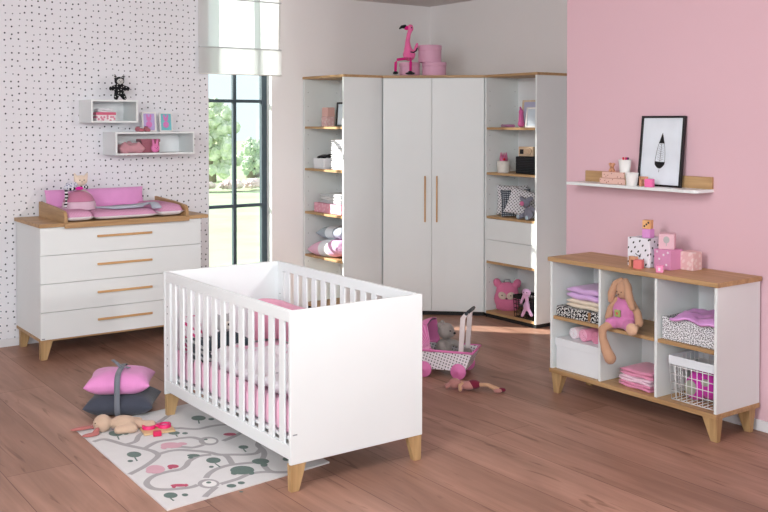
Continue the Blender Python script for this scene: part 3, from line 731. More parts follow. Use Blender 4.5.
for k in range(7):
    o = obj('folded_shirt', folded_bm(.26, .20, .036, 2, seed=k), fabric('white_knit', srgb(232, 232, 236), .04)); put(o, (4.735, 7.09+.004*(k % 2), 1.279+.0375*k)); tag(o, ['lowest', 'second from bottom', 'third from bottom', 'fourth (middle one)', 'fifth from bottom', 'second from top', 'topmost'][k]+' white folded garment in the pile beside the white basket', 'clothing', 'pile of white folded garments')
o = bx('storage_box', dotted('pink_box_print', srgb(226, 158, 178), srgb(236, 190, 202), 24, .01, .6, 'auto'), None, 4.60, 4.86, 7.02, 7.47, .8885, .972, .003); tag(o, 'long pink printed box on the third shelf of the left shelf unit', 'box')
for k in range(3):
    o = obj('folded_towel', folded_bm(.22, .36, .028, 2, seed=10+k), fabric(['grey_white_towel', 'pale_towel', 'grey_white_towel'][k], [srgb(196, 198, 202), srgb(222, 220, 220), srgb(186, 188, 192)][k], .05)); put(o, (4.73, 7.22, .9735+.029*k)); tag(o, ['grey folded towel directly on the long pink box', 'pale folded towel in the middle of the stack on the long pink box', 'grey folded towel topmost on the long pink box'][k], 'towel', 'towels on the long pink box')
def band_mat(name, a, c, d, w_):
    m, t_, b_ = nodes(name, .9, .1); cc = new(t_, 'TexCoord'); s = new(t_, 'SeparateXYZ'); t_.links.new(cc.outputs['Object'], s.inputs[0])
    mr = new(t_, 'MapRange'); mr.inputs['From Min'].default_value = -w_/2; mr.inputs['From Max'].default_value = w_/2; t_.links.new(s.outputs['X'], mr.inputs[0])
    r = ramp(t_, [(0, a), (.33, c), (.62, d)], 'CONSTANT'); t_.links.new(mr.outputs[0], r.inputs[0]); t_.links.new(r.outputs[0], b_.inputs['Base Color']); return m
o = obj('cushion', pillow_bm(.50, .36, .16, 22, .07, .03, 3), band_mat('pink_white_bands', srgb(236, 190, 214), srgb(240, 240, 246), srgb(232, 182, 216), .5)); put(o, (4.73, 7.26, .572), rot=(0, math.radians(-6), -PI/2)); tag(o, 'pink and white cushion, lower one on the left shelf unit', 'cushion')
o = obj('cushion', pillow_bm(.42, .30, .12, 20, .07, .03, 5), band_mat('grey_white_bands', srgb(172, 184, 196), srgb(232, 238, 246), srgb(168, 176, 188), .42)); put(o, (4.76, 7.25, .71), rot=(0, math.radians(-4), -PI/2)); tag(o, 'grey and white cushion lying on the pink and white cushion', 'cushion')

# things on the right unit's shelves ------------------------------------------------
S1, S2, S3 = 1.6505, 1.2605, .8825
frame('picture_frame', 'light wood picture frame on the top shelf of the right shelf unit', 'picture frame', (5.86, 6.12, S1), .20, .235, .015, wood('pale_frame_wood', srgb(214, 190, 160), srgb(232, 212, 186), 'z'), plain('print_lilac', srgb(196, 196, 222), .7), rz=-PI/2, lean=math.radians(6))
frame('picture_frame', 'small white picture frame in front of the wooden one in the right shelf unit', 'picture frame', (5.73, 5.93, S1), .14, .17, .014, WFR, plain('print_paleblue', srgb(206, 218, 228), .7), rz=-PI/2, lean=math.radians(6))
PB = fabric('pink_doll_fabric', srgb(206, 104, 160), .1)
o = tag(soft('pink_toy_figure', PB, None, [((0, 0, .03), (.03, .03, .03)), ((0, 0, .13), (.022, .022, .026))], [([(0, 0, .03), (0, 0, .12)], [.026, .02]), ([(0, .0, .14), (0, .012, .17)], [.012, .008])], .004), 'slim pink toy figure beside the frames in the right shelf unit', 'soft toy'); put(o, (5.74, 5.985, S1))
b = BM(); tube(b, [(0, 0, .013), (0, .15, .013)], [.012, .013], 12); o = obj('toy_roll', b, fabric('mauve_roll', srgb(178, 120, 160), .06)); put(o, (5.70, 6.03, S1)); tag(o, 'small mauve roll lying on the top shelf of the right shelf unit', 'toy')
t = thing('plant_pot', 'white speckled pot with pink crown shaped top on the right shelf unit', 'pot', (5.73, 6.19, S2))
b = BM(); lathe(b, [(.052, 0), (.056, .05), (.057, .10), (.050, .10), (.048, .09), (.001, .088)], 24, cap=False); obj('pot', b, plain('speckled_white', srgb(226, 222, 214), .6, .06, 40), t)
PKC = fabric('pink_felt', srgb(214, 120, 160), .05)
b = BM()
lathe(b, [(.034, .09), (.036, .125), (.03, .125), (.001, .12)], 20, cap=False)
for k in range(6): lathe(b, [(.011, .12), (.001, .175)], 8, c=(.026*math.cos(k*PI/3), .026*math.sin(k*PI/3), 0))
obj('felt_crown', b, PKC, t)
b = BM(); ball(b, (-.035, -.045, .115), .012); obj('pompom', b, fabric('red_pompom', srgb(196, 40, 60), .05), t)
def wicker(name, col):
    if name in MATS: return MATS[name]
    m, t_, b_ = nodes(name, .7, .3); mp_ = coords(t_); w1 = new(t_, 'TexWave', wave_type='BANDS', bands_direction='Z'); w1.inputs['Scale'].default_value = 22; w1.inputs['Distortion'].default_value = 1.5
    t_.links.new(mp_.outputs[0], w1.inputs['Vector']); c = Vector(col[:3]); r = ramp(t_, [(.2, (*(c*.4), 1)), (.8, (*(c*1.5), 1))]); t_.links.new(w1.outputs['Fac'], r.inputs[0]); t_.links.new(r.outputs[0], b_.inputs['Base Color']); bump(t_, b_, w1.outputs['Fac'], .6, .004); MATS[name] = m; return m
BW = wicker('black_wicker', srgb(34, 36, 40))
b = BM(); box(b, 0, .2, 0, .27, 0, .145); box(b, .012, .188, .012, .258, .02, .1449)
b.free(); 
o = obj('woven_basket', open_box(.20, .27, .145), BW, None, .004, 3); put(o, (5.70, 5.74, S2)); tag(o, 'black woven basket on the second shelf of the right shelf unit', 'basket')
t = thing('toy_camera', 'wooden toy camera lying on top of the black woven basket', 'toy', (5.74, 5.93, S2+.146), -PI/2+.3)
bx('camera_body', wood('toy_wood', srgb(206, 176, 146), srgb(226, 200, 172), 'x'), t, -.07, .07, 0, .04, 0, .082, .006)
b = BM(); lathe(b, [(.03, 0), (.03, .02), (.022, .02), (.02, .01), (.001, .01)], 20, M=Matrix.Translation((.03, 0, .042)) @ Matrix.Rotation(PI/2, 4, 'X')); obj('lens', b, MATS['toy_wood'], t)
bx('viewfinder', BLACK, t, -.055, -.02, -.004, 0, .02, .06, .002)
# basket needs something under the camera
o = obj('folded_cloth', folded_bm(.16, .23, .12, 4, seed=33), fabric('charcoal_cloth', srgb(50, 52, 58), .05)); put(o, (5.80, 5.875, S2+.012)); tag(o, 'dark folded cloth filling the black woven basket', 'cloth')
DW = dotted('white_dot_cushion', srgb(232, 230, 234), srgb(52, 56, 66), 50, .0050, .05, 'xy', rot=.6)
DB = dotted('dark_dot_cushion', srgb(62, 70, 82), srgb(200, 206, 212), 56, .0048, .1, 'xy')
def stand(name, mat, loc, w_, h_, t_, rz, lean, label, roll=0, seed=0):
    o = obj(name, pillow_bm(w_, h_, t_, 20, .06, .02, seed), mat); o.rotation_euler = Euler((0, 0, rz)).to_matrix().to_4x4().to_euler()
    Mx = Matrix.Translation(loc) @ Matrix.Rotation(rz, 4, 'Z') @ Matrix.Rotation(math.radians(90)-lean, 4, 'X') @ Matrix.Rotation(roll, 4, 'Z'); o.matrix_world = Mx
    return tag(o, label, 'cushion', 'dotted cushions on the right shelf unit')
stand('dotted_cushion', DW, (5.84, 6.20, S3+.135), .27, .26, .09, math.radians(-50), .12, 'white cushion with dark dots at the back left of the right shelf unit', 0, 1)
stand('dotted_cushion', DB, (5.80, 6.11, S3+.115), .26, .24, .08, math.radians(-46), .22, 'dark cushion with pale dots between the two white dotted cushions', .05, 2)
stand('dotted_cushion', DW, (5.775, 5.995, S3+.125), .27, .24, .08, math.radians(-44), .32, 'front white cushion with dark dots leaning in the right shelf unit', -.30, 3)
GK = fabric('slate_plush', srgb(128, 128, 142), .07)
t = thing('elephant_toy', 'grey soft toy with pink nose and pale feet sitting before the dotted cushions', 'soft toy', (5.69, 5.84, S3), -PI/2)
soft('body', GK, t, [((0, 0, .055), (.05, .032, .05)), ((-.03, -.01, .14), (.045, .032, .038))], [([(-.04, 0, .04), (-.075, -.035, .018)], [.024, .018]), ([(.03, 0, .04), (.03, -.04, .018)], [.022, .018]), ([(.03, 0, .1), (.085, -.01, .08)], [.02, .016]), ([(-.065, 0, .16), (-.085, 0, .175)], [.024, .02]), ([(.005, 0, .17), (.03, 0, .18)], [.022, .018])], .0045)
b = BM(); ball(b, (-.035, -.045, .135), (.022, .016, .020)); obj('nose', b, PKC, t)
b = BM(); ball(b, (-.08, -.048, .022), (.017, .01, .018)); ball(b, (.03, -.054, .022), (.017, .01, .018)); obj('foot_sole', b, fabric('pale_blue_sole', srgb(178, 198, 208), .04), t)
# bottom compartment
t = thing('bear_backpack', 'pink bear face backpack on the bottom of the right shelf unit', 'backpack', (5.79, 6.205, ZB+.022), -.85)
PKB = fabric('pink_backpack', srgb(216, 122, 160), .05)
soft('bag_body', PKB, t, [((0, 0, .10), (.115, .06, .115)), ((0, 0, .16), (.10, .055, .09))], [([(-.085, 0, .235), (-.09, 0, .245)], [.036, .034]), ([(.085, 0, .235), (.09, 0, .245)], [.036, .034]), ([(-.07, 0, .03), (.07, 0, .03)], [.03, .03])], .006)
b = BM(); ball(b, (-.035, -.048, .135), (.04, .020, .032), (0, .5, 0)); ball(b, (.035, -.048, .135), (.04, .020, .032), (0, -.5, 0)); pf = obj('face_patch', b, fabric('beige_patch', srgb(214, 196, 184), .04), t)
b = BM(); ball(b, (-.038, -.066, .14), .006); ball(b, (.038, -.066, .14), .006); ball(b, (0, -.06, .112), (.010, .006, .007)); obj('features', b, plain('brown_features', srgb(90, 70, 70), .8), pf)
b = BM(); tube(b, [(-.03, 0, .24), (-.02, 0, .268), (.02, 0, .268), (.03, 0, .24)], .006); obj('carry_loop', b, GREYP, t)
def wire_basket(w_, d_, h_, wire, bandm, parent, r=.0022, nx=7, ny=8, nz=6, band=.028):
    b = BM()
    for k in range(nz):
        z = .003+(h_-.01)*k/(nz-1); f = .93+.07*k/(nz-1)
        tube(b, [(-w_/2*f, -d_/2*f, z), (w_/2*f, -d_/2*f, z), (w_/2*f, d_/2*f, z), (-w_/2*f, d_/2*f, z)], r, 6, closed=True)
    for sx_ in (-1, 1):
        for k in range(ny+1):
            y = -.5+k/ny; tube(b, [(sx_*w_/2*.93, y*d_*.93, .003), (sx_*w_/2, y*d_, h_-.007)], r, 6)
    for sy_ in (-1, 1):
        for k in range(nx+1):
            x = -.5+k/nx; tube(b, [(x*w_*.93, sy_*d_/2*.93, .003), (x*w_, sy_*d_/2, h_-.007)], r, 6)
    for k in range(ny+1): y = -.5+k/ny; tube(b, [(-w_/2*.93, y*d_*.93, .003), (w_/2*.93, y*d_*.93, .003)], r, 6)
    obj('wire_mesh', b, wire, parent)
    if bandm:
        b = BM(); th = .004; e = .003
        for (x0, x1, y0, y1) in ((-w_/2-e, w_/2+e, -d_/2-e, -d_/2-e+th), (-w_/2-e, w_/2+e, d_/2+e-th, d_/2+e), (-w_/2-e, -w_/2-e+th, -d_/2-e+th, d_/2+e-th), (w_/2+e-th, w_/2+e, -d_/2-e+th, d_/2+e-th)): box(b, x0, x1, y0, y1, h_-band, h_+.002)
        obj('rim_band', b, bandm, parent, .001)
t = thing('wire_basket', 'black wire basket on the bottom of the right shelf unit', 'basket', (5.755, 5.865, ZB+.022))
wire_basket(.20, .24, .185, BLACK, fabric('black_band', srgb(18, 18, 20), .05), t, .0026)
o = tag(soft('doll', fabric('dark_doll_fabric', srgb(56, 48, 58), .1), None, [((0, 0, .05), (.06, .07, .05)), ((0, -.02, .12), (.04, .045, .04))], [([(0, .05, .06), (-.03, .08, .12)], [.02, .016])], .005), 'dark soft toy sitting inside the black wire basket', 'soft toy'); put(o, (5.765, 5.865, ZB+.028))
t = thing('piglet_doll', 'small doll in pale pink hood hanging over the rim of the black wire basket', 'soft toy', (5.63, 5.80, ZB+.024), -PI/2+.3); t.scale = (1.15,)*3
soft('body', fabric('orchid_fabric', srgb(214, 170, 208), .08), t, [((0, 0, .10), (.026, .016, .035)), ((0, -.004, .20), (.035, .02, .028))], [([(0, 0, .1), (-.035, 0, .03)], [.014, .012]), ([(0, 0, .1), (.04, 0, .04)], [.014, .012]), ([(-.02, 0, .18), (-.045, 0, .12)], [.012, .01]), ([(0, .005, .14), (0, 0, .19)], .014)], .004)
b = BM(); ball(b, (-.012, -.022, .203), .004); ball(b, (.012, -.022, .203), .004); obj('eyes', b, BLACK, t)

# on top of the wardrobe ------------------------------------------------
HB = plain('pink_hatbox', srgb(228, 176, 202), .6, .03)
def hatbox(loc, r_, h_, label):
    t = thing('hat_box', label, 'box', loc, 0, 'round pink boxes on the wardrobe')
    b = BM(); lathe(b, [(r_-.003, 0), (r_-.003, h_*.74)], 40); obj('box_base', b, HB, t, .001)
    b = BM(); lathe(b, [(r_, h_*.72), (r_, h_-.003), (r_-.004, h_)], 40); obj('box_lid', b, HB, t, .001)
hatbox((5.23, 6.875, ZT+.022), .094, .118, 'round pink box under the flamingo on top of the wardrobe')
hatbox((5.388, 6.722, ZT+.022), .108, .118, 'round pink box, lower right one on top of the wardrobe')
hatbox((5.36, 6.749, ZT+.1405), .105, .150, 'round pink box stacked highest on top of the wardrobe')
FP = fabric('flamingo_pink', srgb(244, 118, 176), .06); FM = fabric('flamingo_magenta', srgb(222, 36, 136), .05); FB = fabric('flamingo_black', srgb(26, 28, 32), .05)
t = thing('flamingo_toy', 'tall pink plush flamingo with black beak sitting on a round box', 'soft toy', (5.168, 6.815, ZT+.022), -.60)
soft('body', FP, t, [((.01, 0, .185), (.056, .05, .058)), ((.0, 0, .225), (.036, .034, .05))], [([(.0, 0, .23), (-.004, 0, .30), (.006, 0, .36), (.022, 0, .41)], [.034, .021, .019, .021]), ([(.022, 0, .41), (.020, 0, .425)], [.027, .026])], .005)
soft('beak_base', FM, t, [((-.010, 0, .418), (.026, .02, .020))], [], .004)
soft('beak_tip', FB, t, [], [([(-.028, 0, .43), (-.055, 0, .428), (-.075, 0, .412)], [.018, .014, .006])], .003)
b = BM(); ball(b, (.03, -.027, .418), .006); obj('eye', b, BLACK, t)
b = BM(); tube(b, [(-.01, -.045, .145), (-.045, -.085, .142), (-.098, -.10, .134), (-.112, -.10, .11), (-.114, -.10, .03)], .012, 12); obj('leg', b, FM, t)
b = BM(); tube(b, [(.02, -.04, .145), (.02, -.085, .14), (.018, -.105, .11), (.016, -.105, .03)], .012, 12); obj('leg', b, FM, t)
soft('foot', FB, t, [((-.114, -.105, .018), (.024, .026, .016))], [], .004); soft('foot', FB, t, [((.014, -.115, .014), (.045, .022, .012)), ((.014, -.11, .024), (.02, .018, .014))], [], .004)
soft('wing', FP, t, [], [([(.06, -.01, .22), (.072, -.02, .25), (.078, -.02, .275)], [.014, .016, .012])], .004)
b = BM(); tube(b, [(.02, -.05, .205), (.045, -.055, .20), (.07, -.05, .215), (.08, -.04, .24)], .006); obj('wing_tip', b, FB, t)

# ------------------------------------------------------------------ low shelf unit on the right
sx0, sx1, sy0, sy1, sz0, sz1 = 4.390, 4.776, 3.100, 4.312, .157, .829
t = thing('cube_shelf', 'low white shelf unit with six compartments, oak top and slanted feet', 'shelf unit', (sx0, sy0, 0))
D_, L_ = sx1-sx0, sy1-sy0; th = .017
bx('side_panel', WHITE, t, 0, D_, 0, th, sz0, sz1, .001); bx('side_panel', WHITE, t, 0, D_, L_-th, L_, sz0, sz1, .001)
bx('divider', WHITE, t, .004, D_-.008, .392, .392+th, sz0, sz1, .001); bx('divider', WHITE, t, .004, D_-.008, .803, .803+th, sz0, sz1, .001)
bx('back_panel', INNER, t, D_-.008, D_, th, L_-th, sz0, sz1, 0)
bx('top_board', OAK_Y, t, -.014, D_, -.012, L_+.012, sz1, sz1+.026, .003)
bx('base_board', OAK_Y, t, -.006, D_, -.003, L_+.003, sz0-.026, sz0, .002)
for y0, y1 in ((th, .392), (.392+th, .803), (.803+th, L_-th)): bx('shelf', OAK_Y, t, .010, D_-.010, y0+.001, y1-.001, .468, .488, .001)
for (x, y, ly_) in ((.055, .05, -.02), (.055, L_-.05, .02), (D_-.055, .05, -.02), (D_-.055, L_-.05, .02)):
    o = obj('leg', leg_bm(.06, .09, sz0-.026, 0, ly_, .45), OAK_Z, t, .003); o.location = (x-(.02 if x < .1 else -.0), y, 0)
    
# contents: upper left compartment (far end)
BD = dotted('black_white_scribble', srgb(30, 30, 34), srgb(226, 226, 224), 85, .0042, 1, 'auto')
t = thing('patterned_box', 'flat black box with white scribble pattern and brown closure on the low shelf', 'box', (4.415, 3.93, .489))
bx('box_base', BD, t, 0, .30, 0, .355, 0, .062, .003)
bx('closure_strap', fabric('brown_strap', srgb(150, 112, 76), .05), t, -.003, .0, .07, .09, .005, .06, 0); 
o = obj('folded_towel', folded_bm(.24, .27, .052, 2, seed=3), fabric('cream_towel', srgb(226, 212, 192), .04)); put(o, (4.56, 4.085, .553)); tag(o, 'cream folded towel on the flat black patterned box', 'towel')
o = obj('folded_blanket', folded_bm(.24, .27, .072, 2, .004, seed=4), fabric('lilac_blanket', srgb(214, 176, 224), .04)); put(o, (4.56, 4.085, .607)); tag(o, 'lilac folded blanket on top of the cream towel', 'blanket')
# lower left
t = thing('lidded_box', 'white lidded storage box on the bottom of the low shelf', 'box', (4.41, 3.93, sz0+.001))
bx('box_base', plain('white_card', srgb(232, 236, 240), .6, .01), t, .004, .31, .006, .352, 0, .165, .002); bx('box_lid', MATS['white_card'], t, 0, .314, 0, .358, .145, .192, .002)
def roll(loc, r_, L__, rz, mat, endm, label):
    t = thing('rolled_towel', label, 'towel', loc, rz, 'rolled towels on the white box')
    b = BM(); tube(b, [(0, 0, r_), (L__*.5, .0, r_*1.01), (L__, 0, r_)], [r_, r_*1.03, r_], 22); obj('towel_roll', b, mat, t)
    b = BM(); pts = []
    for k in range(50): a = k*.42; q = r_*.95*(1-k/55); pts.append((-.001, q*math.cos(a), r_+q*math.sin(a)))
    tube(b, pts, .0028, 6); obj('roll_end', b, endm, t)
PKT = fabric('pink_towel', srgb(228, 150, 178), .06); WPT = fabric('white_pink_towel', srgb(232, 208, 216), .06)
roll((4.47, 4.19, sz0+.194), .034, .24, .0, WPT, fabric('white_towel', srgb(236, 236, 240), .02), 'whitish rolled towel on the white lidded box')
roll((4.46, 4.10, sz0+.194), .038, .24, -.12, PKT, fabric('rose_quilt', srgb(236, 176, 200), .04), 'pink rolled towel left of the other pink roll on the white box')
roll((4.47, 4.01, sz0+.194), .036, .24, -.05, PKT, PKT, 'pink rolled towel beside the shelf divider on the white box')
# lower middle: three pink towels
for k, (c_, lab) in enumerate(((srgb(228, 148, 182), 'pink folded towel at the bottom of the stack of three'), (srgb(240, 208, 224), 'pale pink folded towel in the middle of the stack of three'), (srgb(226, 150, 180), 'pink folded towel on top of the stack of three'))):
    o = obj('folded_towel', folded_bm(.22, .235, [.034, .030, .040][k], [2, 2, 2][k], .003, seed=20+k), fabric('towel_pink_%d' % k, c_, .05)); put(o, (4.54+.004*k, 3.68, sz0+[.001, .0355, .066][k]), -.05+.03*k); tag(o, lab, 'towel', 'stack of three pink towels')
# upper right: spotted fabric box with lilac cloth
SP = dotted('speckle_fabric', srgb(230, 230, 234), srgb(60, 62, 70), 115, .0028, .9, 'auto')
o = obj('fabric_bin', open_box(.27, .355, .125, .008), SP, None, .003); put(o, (4.425, 3.126, .489)); tag(o, 'white fabric bin with small black speckles on the low shelf', 'box')
def rag(n=26, sx_=.2, sy_=.26, amp=.02, seed=1):
    rnd = random.Random(seed); p = [rnd.uniform(0, 6) for _ in range(8)]; b = BM(); g = []
    for i in range(n+1):
        row = []
        for j in range(n+1):
            u, v_ = i/n-.5, j/n-.5
            z = amp*(math.sin(u*13+p[0]+v_*4)+math.sin(v_*11+p[1]-u*6)+.5*math.sin(u*25+p[2])*math.sin(v_*22+p[3]))-.10*max(0, -u-.32)
            row.append(b.verts.new((sx_*u*(1+.1*math.sin(v_*9+p[4])), sy_*v_*(1+.1*math.sin(u*8+p[5])), z)))
        g.append(row)
    for a, c in zip(g, g[1:]):
        for j in range(n): b.faces.new((a[j], a[j+1], c[j+1], c[j])).smooth = True
    return b
o = obj('satin_cloth', rag(26, .26, .27, .005, 3), plain('orchid_satin', srgb(220, 160, 222), .4, .12, 9)); put(o, (4.53, 3.262, .628)); o.modifiers.new('s', 'SOLIDIFY').thickness = .014; tag(o, 'shiny orchid coloured cloth spilling out of the speckled fabric bin', 'cloth')
# lower right: white wire basket with magenta toy
t = thing('wire_basket', 'white wire basket with white rim band in the low shelf', 'basket', (4.555, 3.285, sz0+.002))
WW = plain('white_wire', srgb(234, 236, 236), .4)
wire_basket(.26, .29, .245, WW, fabric('white_band', srgb(228, 234, 240), .02), t, .0023, 7, 8, 6, .045)
MG = fabric('magenta_plush', srgb(206, 60, 176), .12)
t = thing('magenta_toy', 'magenta plush toy with grey patch inside the white wire basket', 'soft toy', (4.555, 3.285, sz0+.008))
soft('body', MG, t, [((-.04, .03, .07), (.06, .07, .07)), ((-.03, -.06, .09), (.06, .06, .07)), ((.03, 0, .08), (.07, .09, .07)), ((-.03, 0, .14), (.06, .07, .035))], [([(-.05, -.05, .14), (-.06, -.09, .16)], [.026, .02])], .006)
b = BM(); ball(b, (-.088, .035, .075), (.018, .04, .042)); ball(b, (-.082, -.055, .12), (.016, .025, .02)); obj('grey_patch', b, fabric('green_grey_patch', srgb(170, 176, 160), .06), t)

# rabbit sitting on the middle shelf
TAN = fabric('tan_plush', srgb(194, 152, 124), .05); DUN = fabric('orchid_dungarees', srgb(208, 128, 178), .05)
t = thing('rabbit_toy', 'tan plush rabbit with long ears in orchid dungarees sitting on the middle shelf', 'soft toy', (4.43, 3.755, .489), -PI/2)
soft('body', TAN, t, [((0, 0, .235), (.048, .042, .058)), ((0, -.008, .215), (.042, .042, .034)), ((0, .01, .10), (.055, .04, .085))],
     [([(-.055, 0, .165), (-.092, -.01, .11), (-.098, -.02, .06)], [.022, .023, .025]), ([(.055, 0, .165), (.098, .0, .11), (.118, -.01, .06)], [.022, .023, .025]),
      ([(-.03, -.02, .035), (-.05, -.07, .03), (-.065, -.115, .005), (-.055, -.12, -.05), (-.025, -.12, -.115), (.0, -.12, -.15)], [.028, .026, .024, .024, .032, .036]),
      ([(.035, -.02, .035), (.09, -.05, .032), (.13, -.065, .04)], [.026, .025, .024])], .005)
def flat_ear(pts, r_, parent, mat):
    o = soft('ear', mat, parent, [], [(pts, r_)], .0045); return o
flat_ear([(-.022, .0, .285), (-.055, -.01, .262), (-.078, -.018, .205), (-.083, -.02, .165)], [.018, .022, .026, .020], t, TAN)
flat_ear([(.018, -.01, .288), (.045, -.028, .262), (.065, -.035, .20), (.085, -.03, .145)], [.018, .022, .026, .020], t, TAN)
soft('dungarees', DUN, t, [((0, .005, .11), (.078, .056, .072)), ((0, .0, .05), (.084, .062, .046))], [([(-.035, -.01, .14), (-.035, -.0, .185)], [.016, .012]), ([(.035, -.01, .14), (.035, -.0, .185)], [.016, .012]), ([(-.035, -.02, .04), (-.052, -.06, .036)], [.036, .034]), ([(.035, -.02, .04), (.078, -.045, .036)], [.036, .034])], .005)
soft('foot', fabric('pale_foot_plush', srgb(218, 178, 150), .05), t, [((.135, -.095, .036), (.038, .026, .036))], [], .005)
b = BM(); box(b, -.019, .019, -.064, -.052, .082, .122); pt = obj('bib_patch', b, fabric('green_patch', srgb(160, 176, 110), .05), t, .002)
b = BM(); ball(b, (0, -.064, .102), (.008, .003, .008)); obj('patch_flower', b, fabric('red_flower', srgb(214, 90, 80), .05), pt)
b = BM(); ball(b, (-.016, -.047, .225), .0035); ball(b, (.016, -.047, .225), .0035); ball(b, (0, -.052, .212), (.005, .003, .004)); obj('face', b, plain('rabbit_eyes', srgb(80, 54, 44), .6), t)

# blocks on the low shelf ------------------------------------------------
ZS = sz1+.026
DOTW = dotted('white_box_dots', srgb(232, 232, 240), srgb(30, 30, 34), 26, .0062, .3, 'auto', rot=.5)
def smile(s):
    b = BM(); tube(b, [(-.0005-s/2, .018*math.cos(a), .078+.012*math.sin(a)) for a in [PI+PI*k/8 for k in range(9)]], .0022, 6); return b, BLACK
cube_toy('dotted_box', 'white cube box with black dots and a smile on the low shelf top', (4.585, 3.722, ZS), .155, DOTW, .05, 'box', None, smile, .168)
def pink_dots(s):
    b = BM()
    for (y, z) in ((-.03, .03), (.02, .06), (-.01, .085), (.035, .1), (-.04, .1)): ball(b, (-s/2, y, z), (.0012, .007, .007))
    return b, plain('white_mark', srgb(238, 222, 232), .7)
cube_toy('pink_box', 'bright pink cube box with pale spots beside the dotted box', (4.585, 3.565, ZS), .115, plain('orchid_card', srgb(218, 148, 188), .7), -.0, 'box', None, pink_dots)
def tree_mark(s):
    b = BM(); ball(b, (-s/2, 0, .055), (.0012, .017, .02)); box(b, -s/2-.001, -s/2, -.002, .002, .02, .04); return b, plain('grey_mark', srgb(176, 176, 176), .7)
cube_toy('pale_box', 'pale rose cube box standing on the bright pink one', (4.580, 3.57, ZS+.116), .088, plain('rose_card', srgb(226, 184, 196), .7), .55, 'box', None, tree_mark)
cube_toy('pale_box', 'pale rose cube box standing alone at the right of the low shelf top', (4.665, 3.47, ZS), .088, ROSEP, .02, 'box', sz=.105)
LETM = plain('dark_letter', srgb(40, 40, 48), .7)
def let_ring(s):
    b = BM()
    for k in range(3): ball(b, (-s/2, -.012+.012*k, s*.72-k*s*.2), (.0015, .006, .006))
    return b, LETM
cube_toy('letter_block', 'lilac block on top of the dotted box', (4.56, 3.69, ZS+.169), .052, plain('lilac_block', srgb(218, 150, 208), .6), .1, 'toy block', 'toy blocks on the low shelf')
cube_toy('letter_block', 'natural wooden block with dark marks, topmost on the dotted box', (4.562, 3.695, ZS+.2215), .050, wood('block_wood', srgb(206, 150, 96), srgb(226, 176, 124), 'z'), .35, 'toy block', 'toy blocks on the low shelf', let_ring)
def letter_n(loc, h_, mat, label, rz=0):
    b = BM(); wq = h_*.9; a = h_*.28
    box(b, -.014, .014, -wq/2, -wq/2+a, 0, h_*.75); box(b, -.014, .014, wq/2-a, wq/2, 0, h_); box(b, -.014, .014, -wq/2+a*.3, wq/2-a*.3, h_*.68, h_)
    o = obj('wooden_letter', b, mat, None, .003); put(o, loc, rz); return tag(o, label, 'letter', 'wooden letters')
WL = wood('letter_wood', srgb(206, 146, 112), srgb(224, 170, 136), 'z')
letter_n((4.475, 3.725, ZS), .062, WL, 'natural wooden letter n in front of the dotted box')
cube_toy('letter_block', 'coral block in front of the dotted box', (4.455, 3.672, ZS), .05, plain('coral_block', srgb(222, 118, 118), .6), .4, 'toy block', 'toy blocks on the low shelf')
def pale_l(s):
    b = BM(); box(b, -.008, .006, -s/2-.0008, -s/2, .008, s-.008); box(b, -s/2-.0008, -s/2, -.006, .006, .01, s-.01); return b, plain('white_mark', srgb(238, 222, 232), .7)
cube_toy('letter_block', 'small light pink block in front of the bright pink box', (4.44, 3.51, ZS), .038, plain('candy_block', srgb(244, 150, 196), .6), .5, 'toy block', 'toy blocks on the low shelf', pale_l)

# ------------------------------------------------------------------ ledge shelf on the pink wall
t = thing('wall_ledge', 'white wall ledge with oak rear strip on the pink wall', 'wall shelf', (4.62, 3.41, 1.295))
b = BM(); pr = [(.17, 0), (.17, .99), (.0, .99)]
for k in range(7): a = PI/2*k/6; pr.append((.03-.03*math.cos(a), .03-.03*math.sin(a)))
prism(b, pr, 0, .018); obj('ledge_board', b, WHITE, t, .0015)
bx('rear_strip', OAK_Y, t, .148, .168, .0, .962, .018, .088, .002)
ZL = 1.3135
def art_feather(p, x0, x1, y, z0, z1):
    cx, cz, H = (x0+x1)/2-.003, z0+(z1-z0)*.51, (z1-z0)*.54
    def wdt(s): return .036*math.sqrt(max(0, s/.12)) if s < .12 else .036*(1-((s-.12)/.88)**1.9)
    def pt(s, q): return (cx+q*wdt(s)+.010*(s-.5), y-.0012, cz+(s-.5)*H)
    b = BM()
    def strip(s0, s1, f0, n=14, notch=0):
        L1, R1 = [], []
        for k in range(n+1):
            s = s0+(s1-s0)*k/n; L1.append(b.verts.new(pt(s, -1))); R1.append(b.verts.new(pt(s, 1)))
        C = []
        for k in range(n+1):
            s = s0+(s1-s0)*k/n; x_, y_, z_ = pt(s, 0)
            if notch > 0 and k == n: z_ -= notch
            if notch < 0 and k == 0: z_ += -notch
            C.append(b.verts.new((x_, y_, z_)))
        for k in range(n):
            b.faces.new((L1[k], C[k], C[k+1], L1[k+1])); b.faces.new((C[k], R1[k], R1[k+1], C[k+1]))
    strip(.005, .20, 1, 14, .028); strip(.70, 1.0, 1, 10)
    for q in (-1, 1):
        tube(b, [(pt(s/20, q)[0], y-.001, pt(s/20, q)[2]) for s in range(3, 16)], .0011, 5)
    tube(b, [(pt(s/10, 0)[0], y-.001, pt(s/10, 0)[2]) for s in range(-1, 9)], .0009, 5)
    for k in range(9):
        s = .22+.06*k
        for q in (-1, 1): tube(b, [pt(s, 0), pt(s+.05, q*.7)], .0007, 4)
    obj('feather_print', b, BLACK, p)
t = frame('picture_frame', 'large black framed feather print leaning on the ledge shelf', 'picture frame', (4.715, 3.905, ZL), .315, .425, .012, BLACK, plain('poster_paper', srgb(226, 234, 242), .8), rz=-PI/2, lean=math.radians(6), d=.022, art=art_feather)
bx('ledge_backing', BLACK, t, .01, .305, .018, .022, .01, .415, 0)
BK = dotted('rose_book_print', srgb(226, 188, 176), srgb(160, 100, 96), 30, .0035, 1, 'auto')
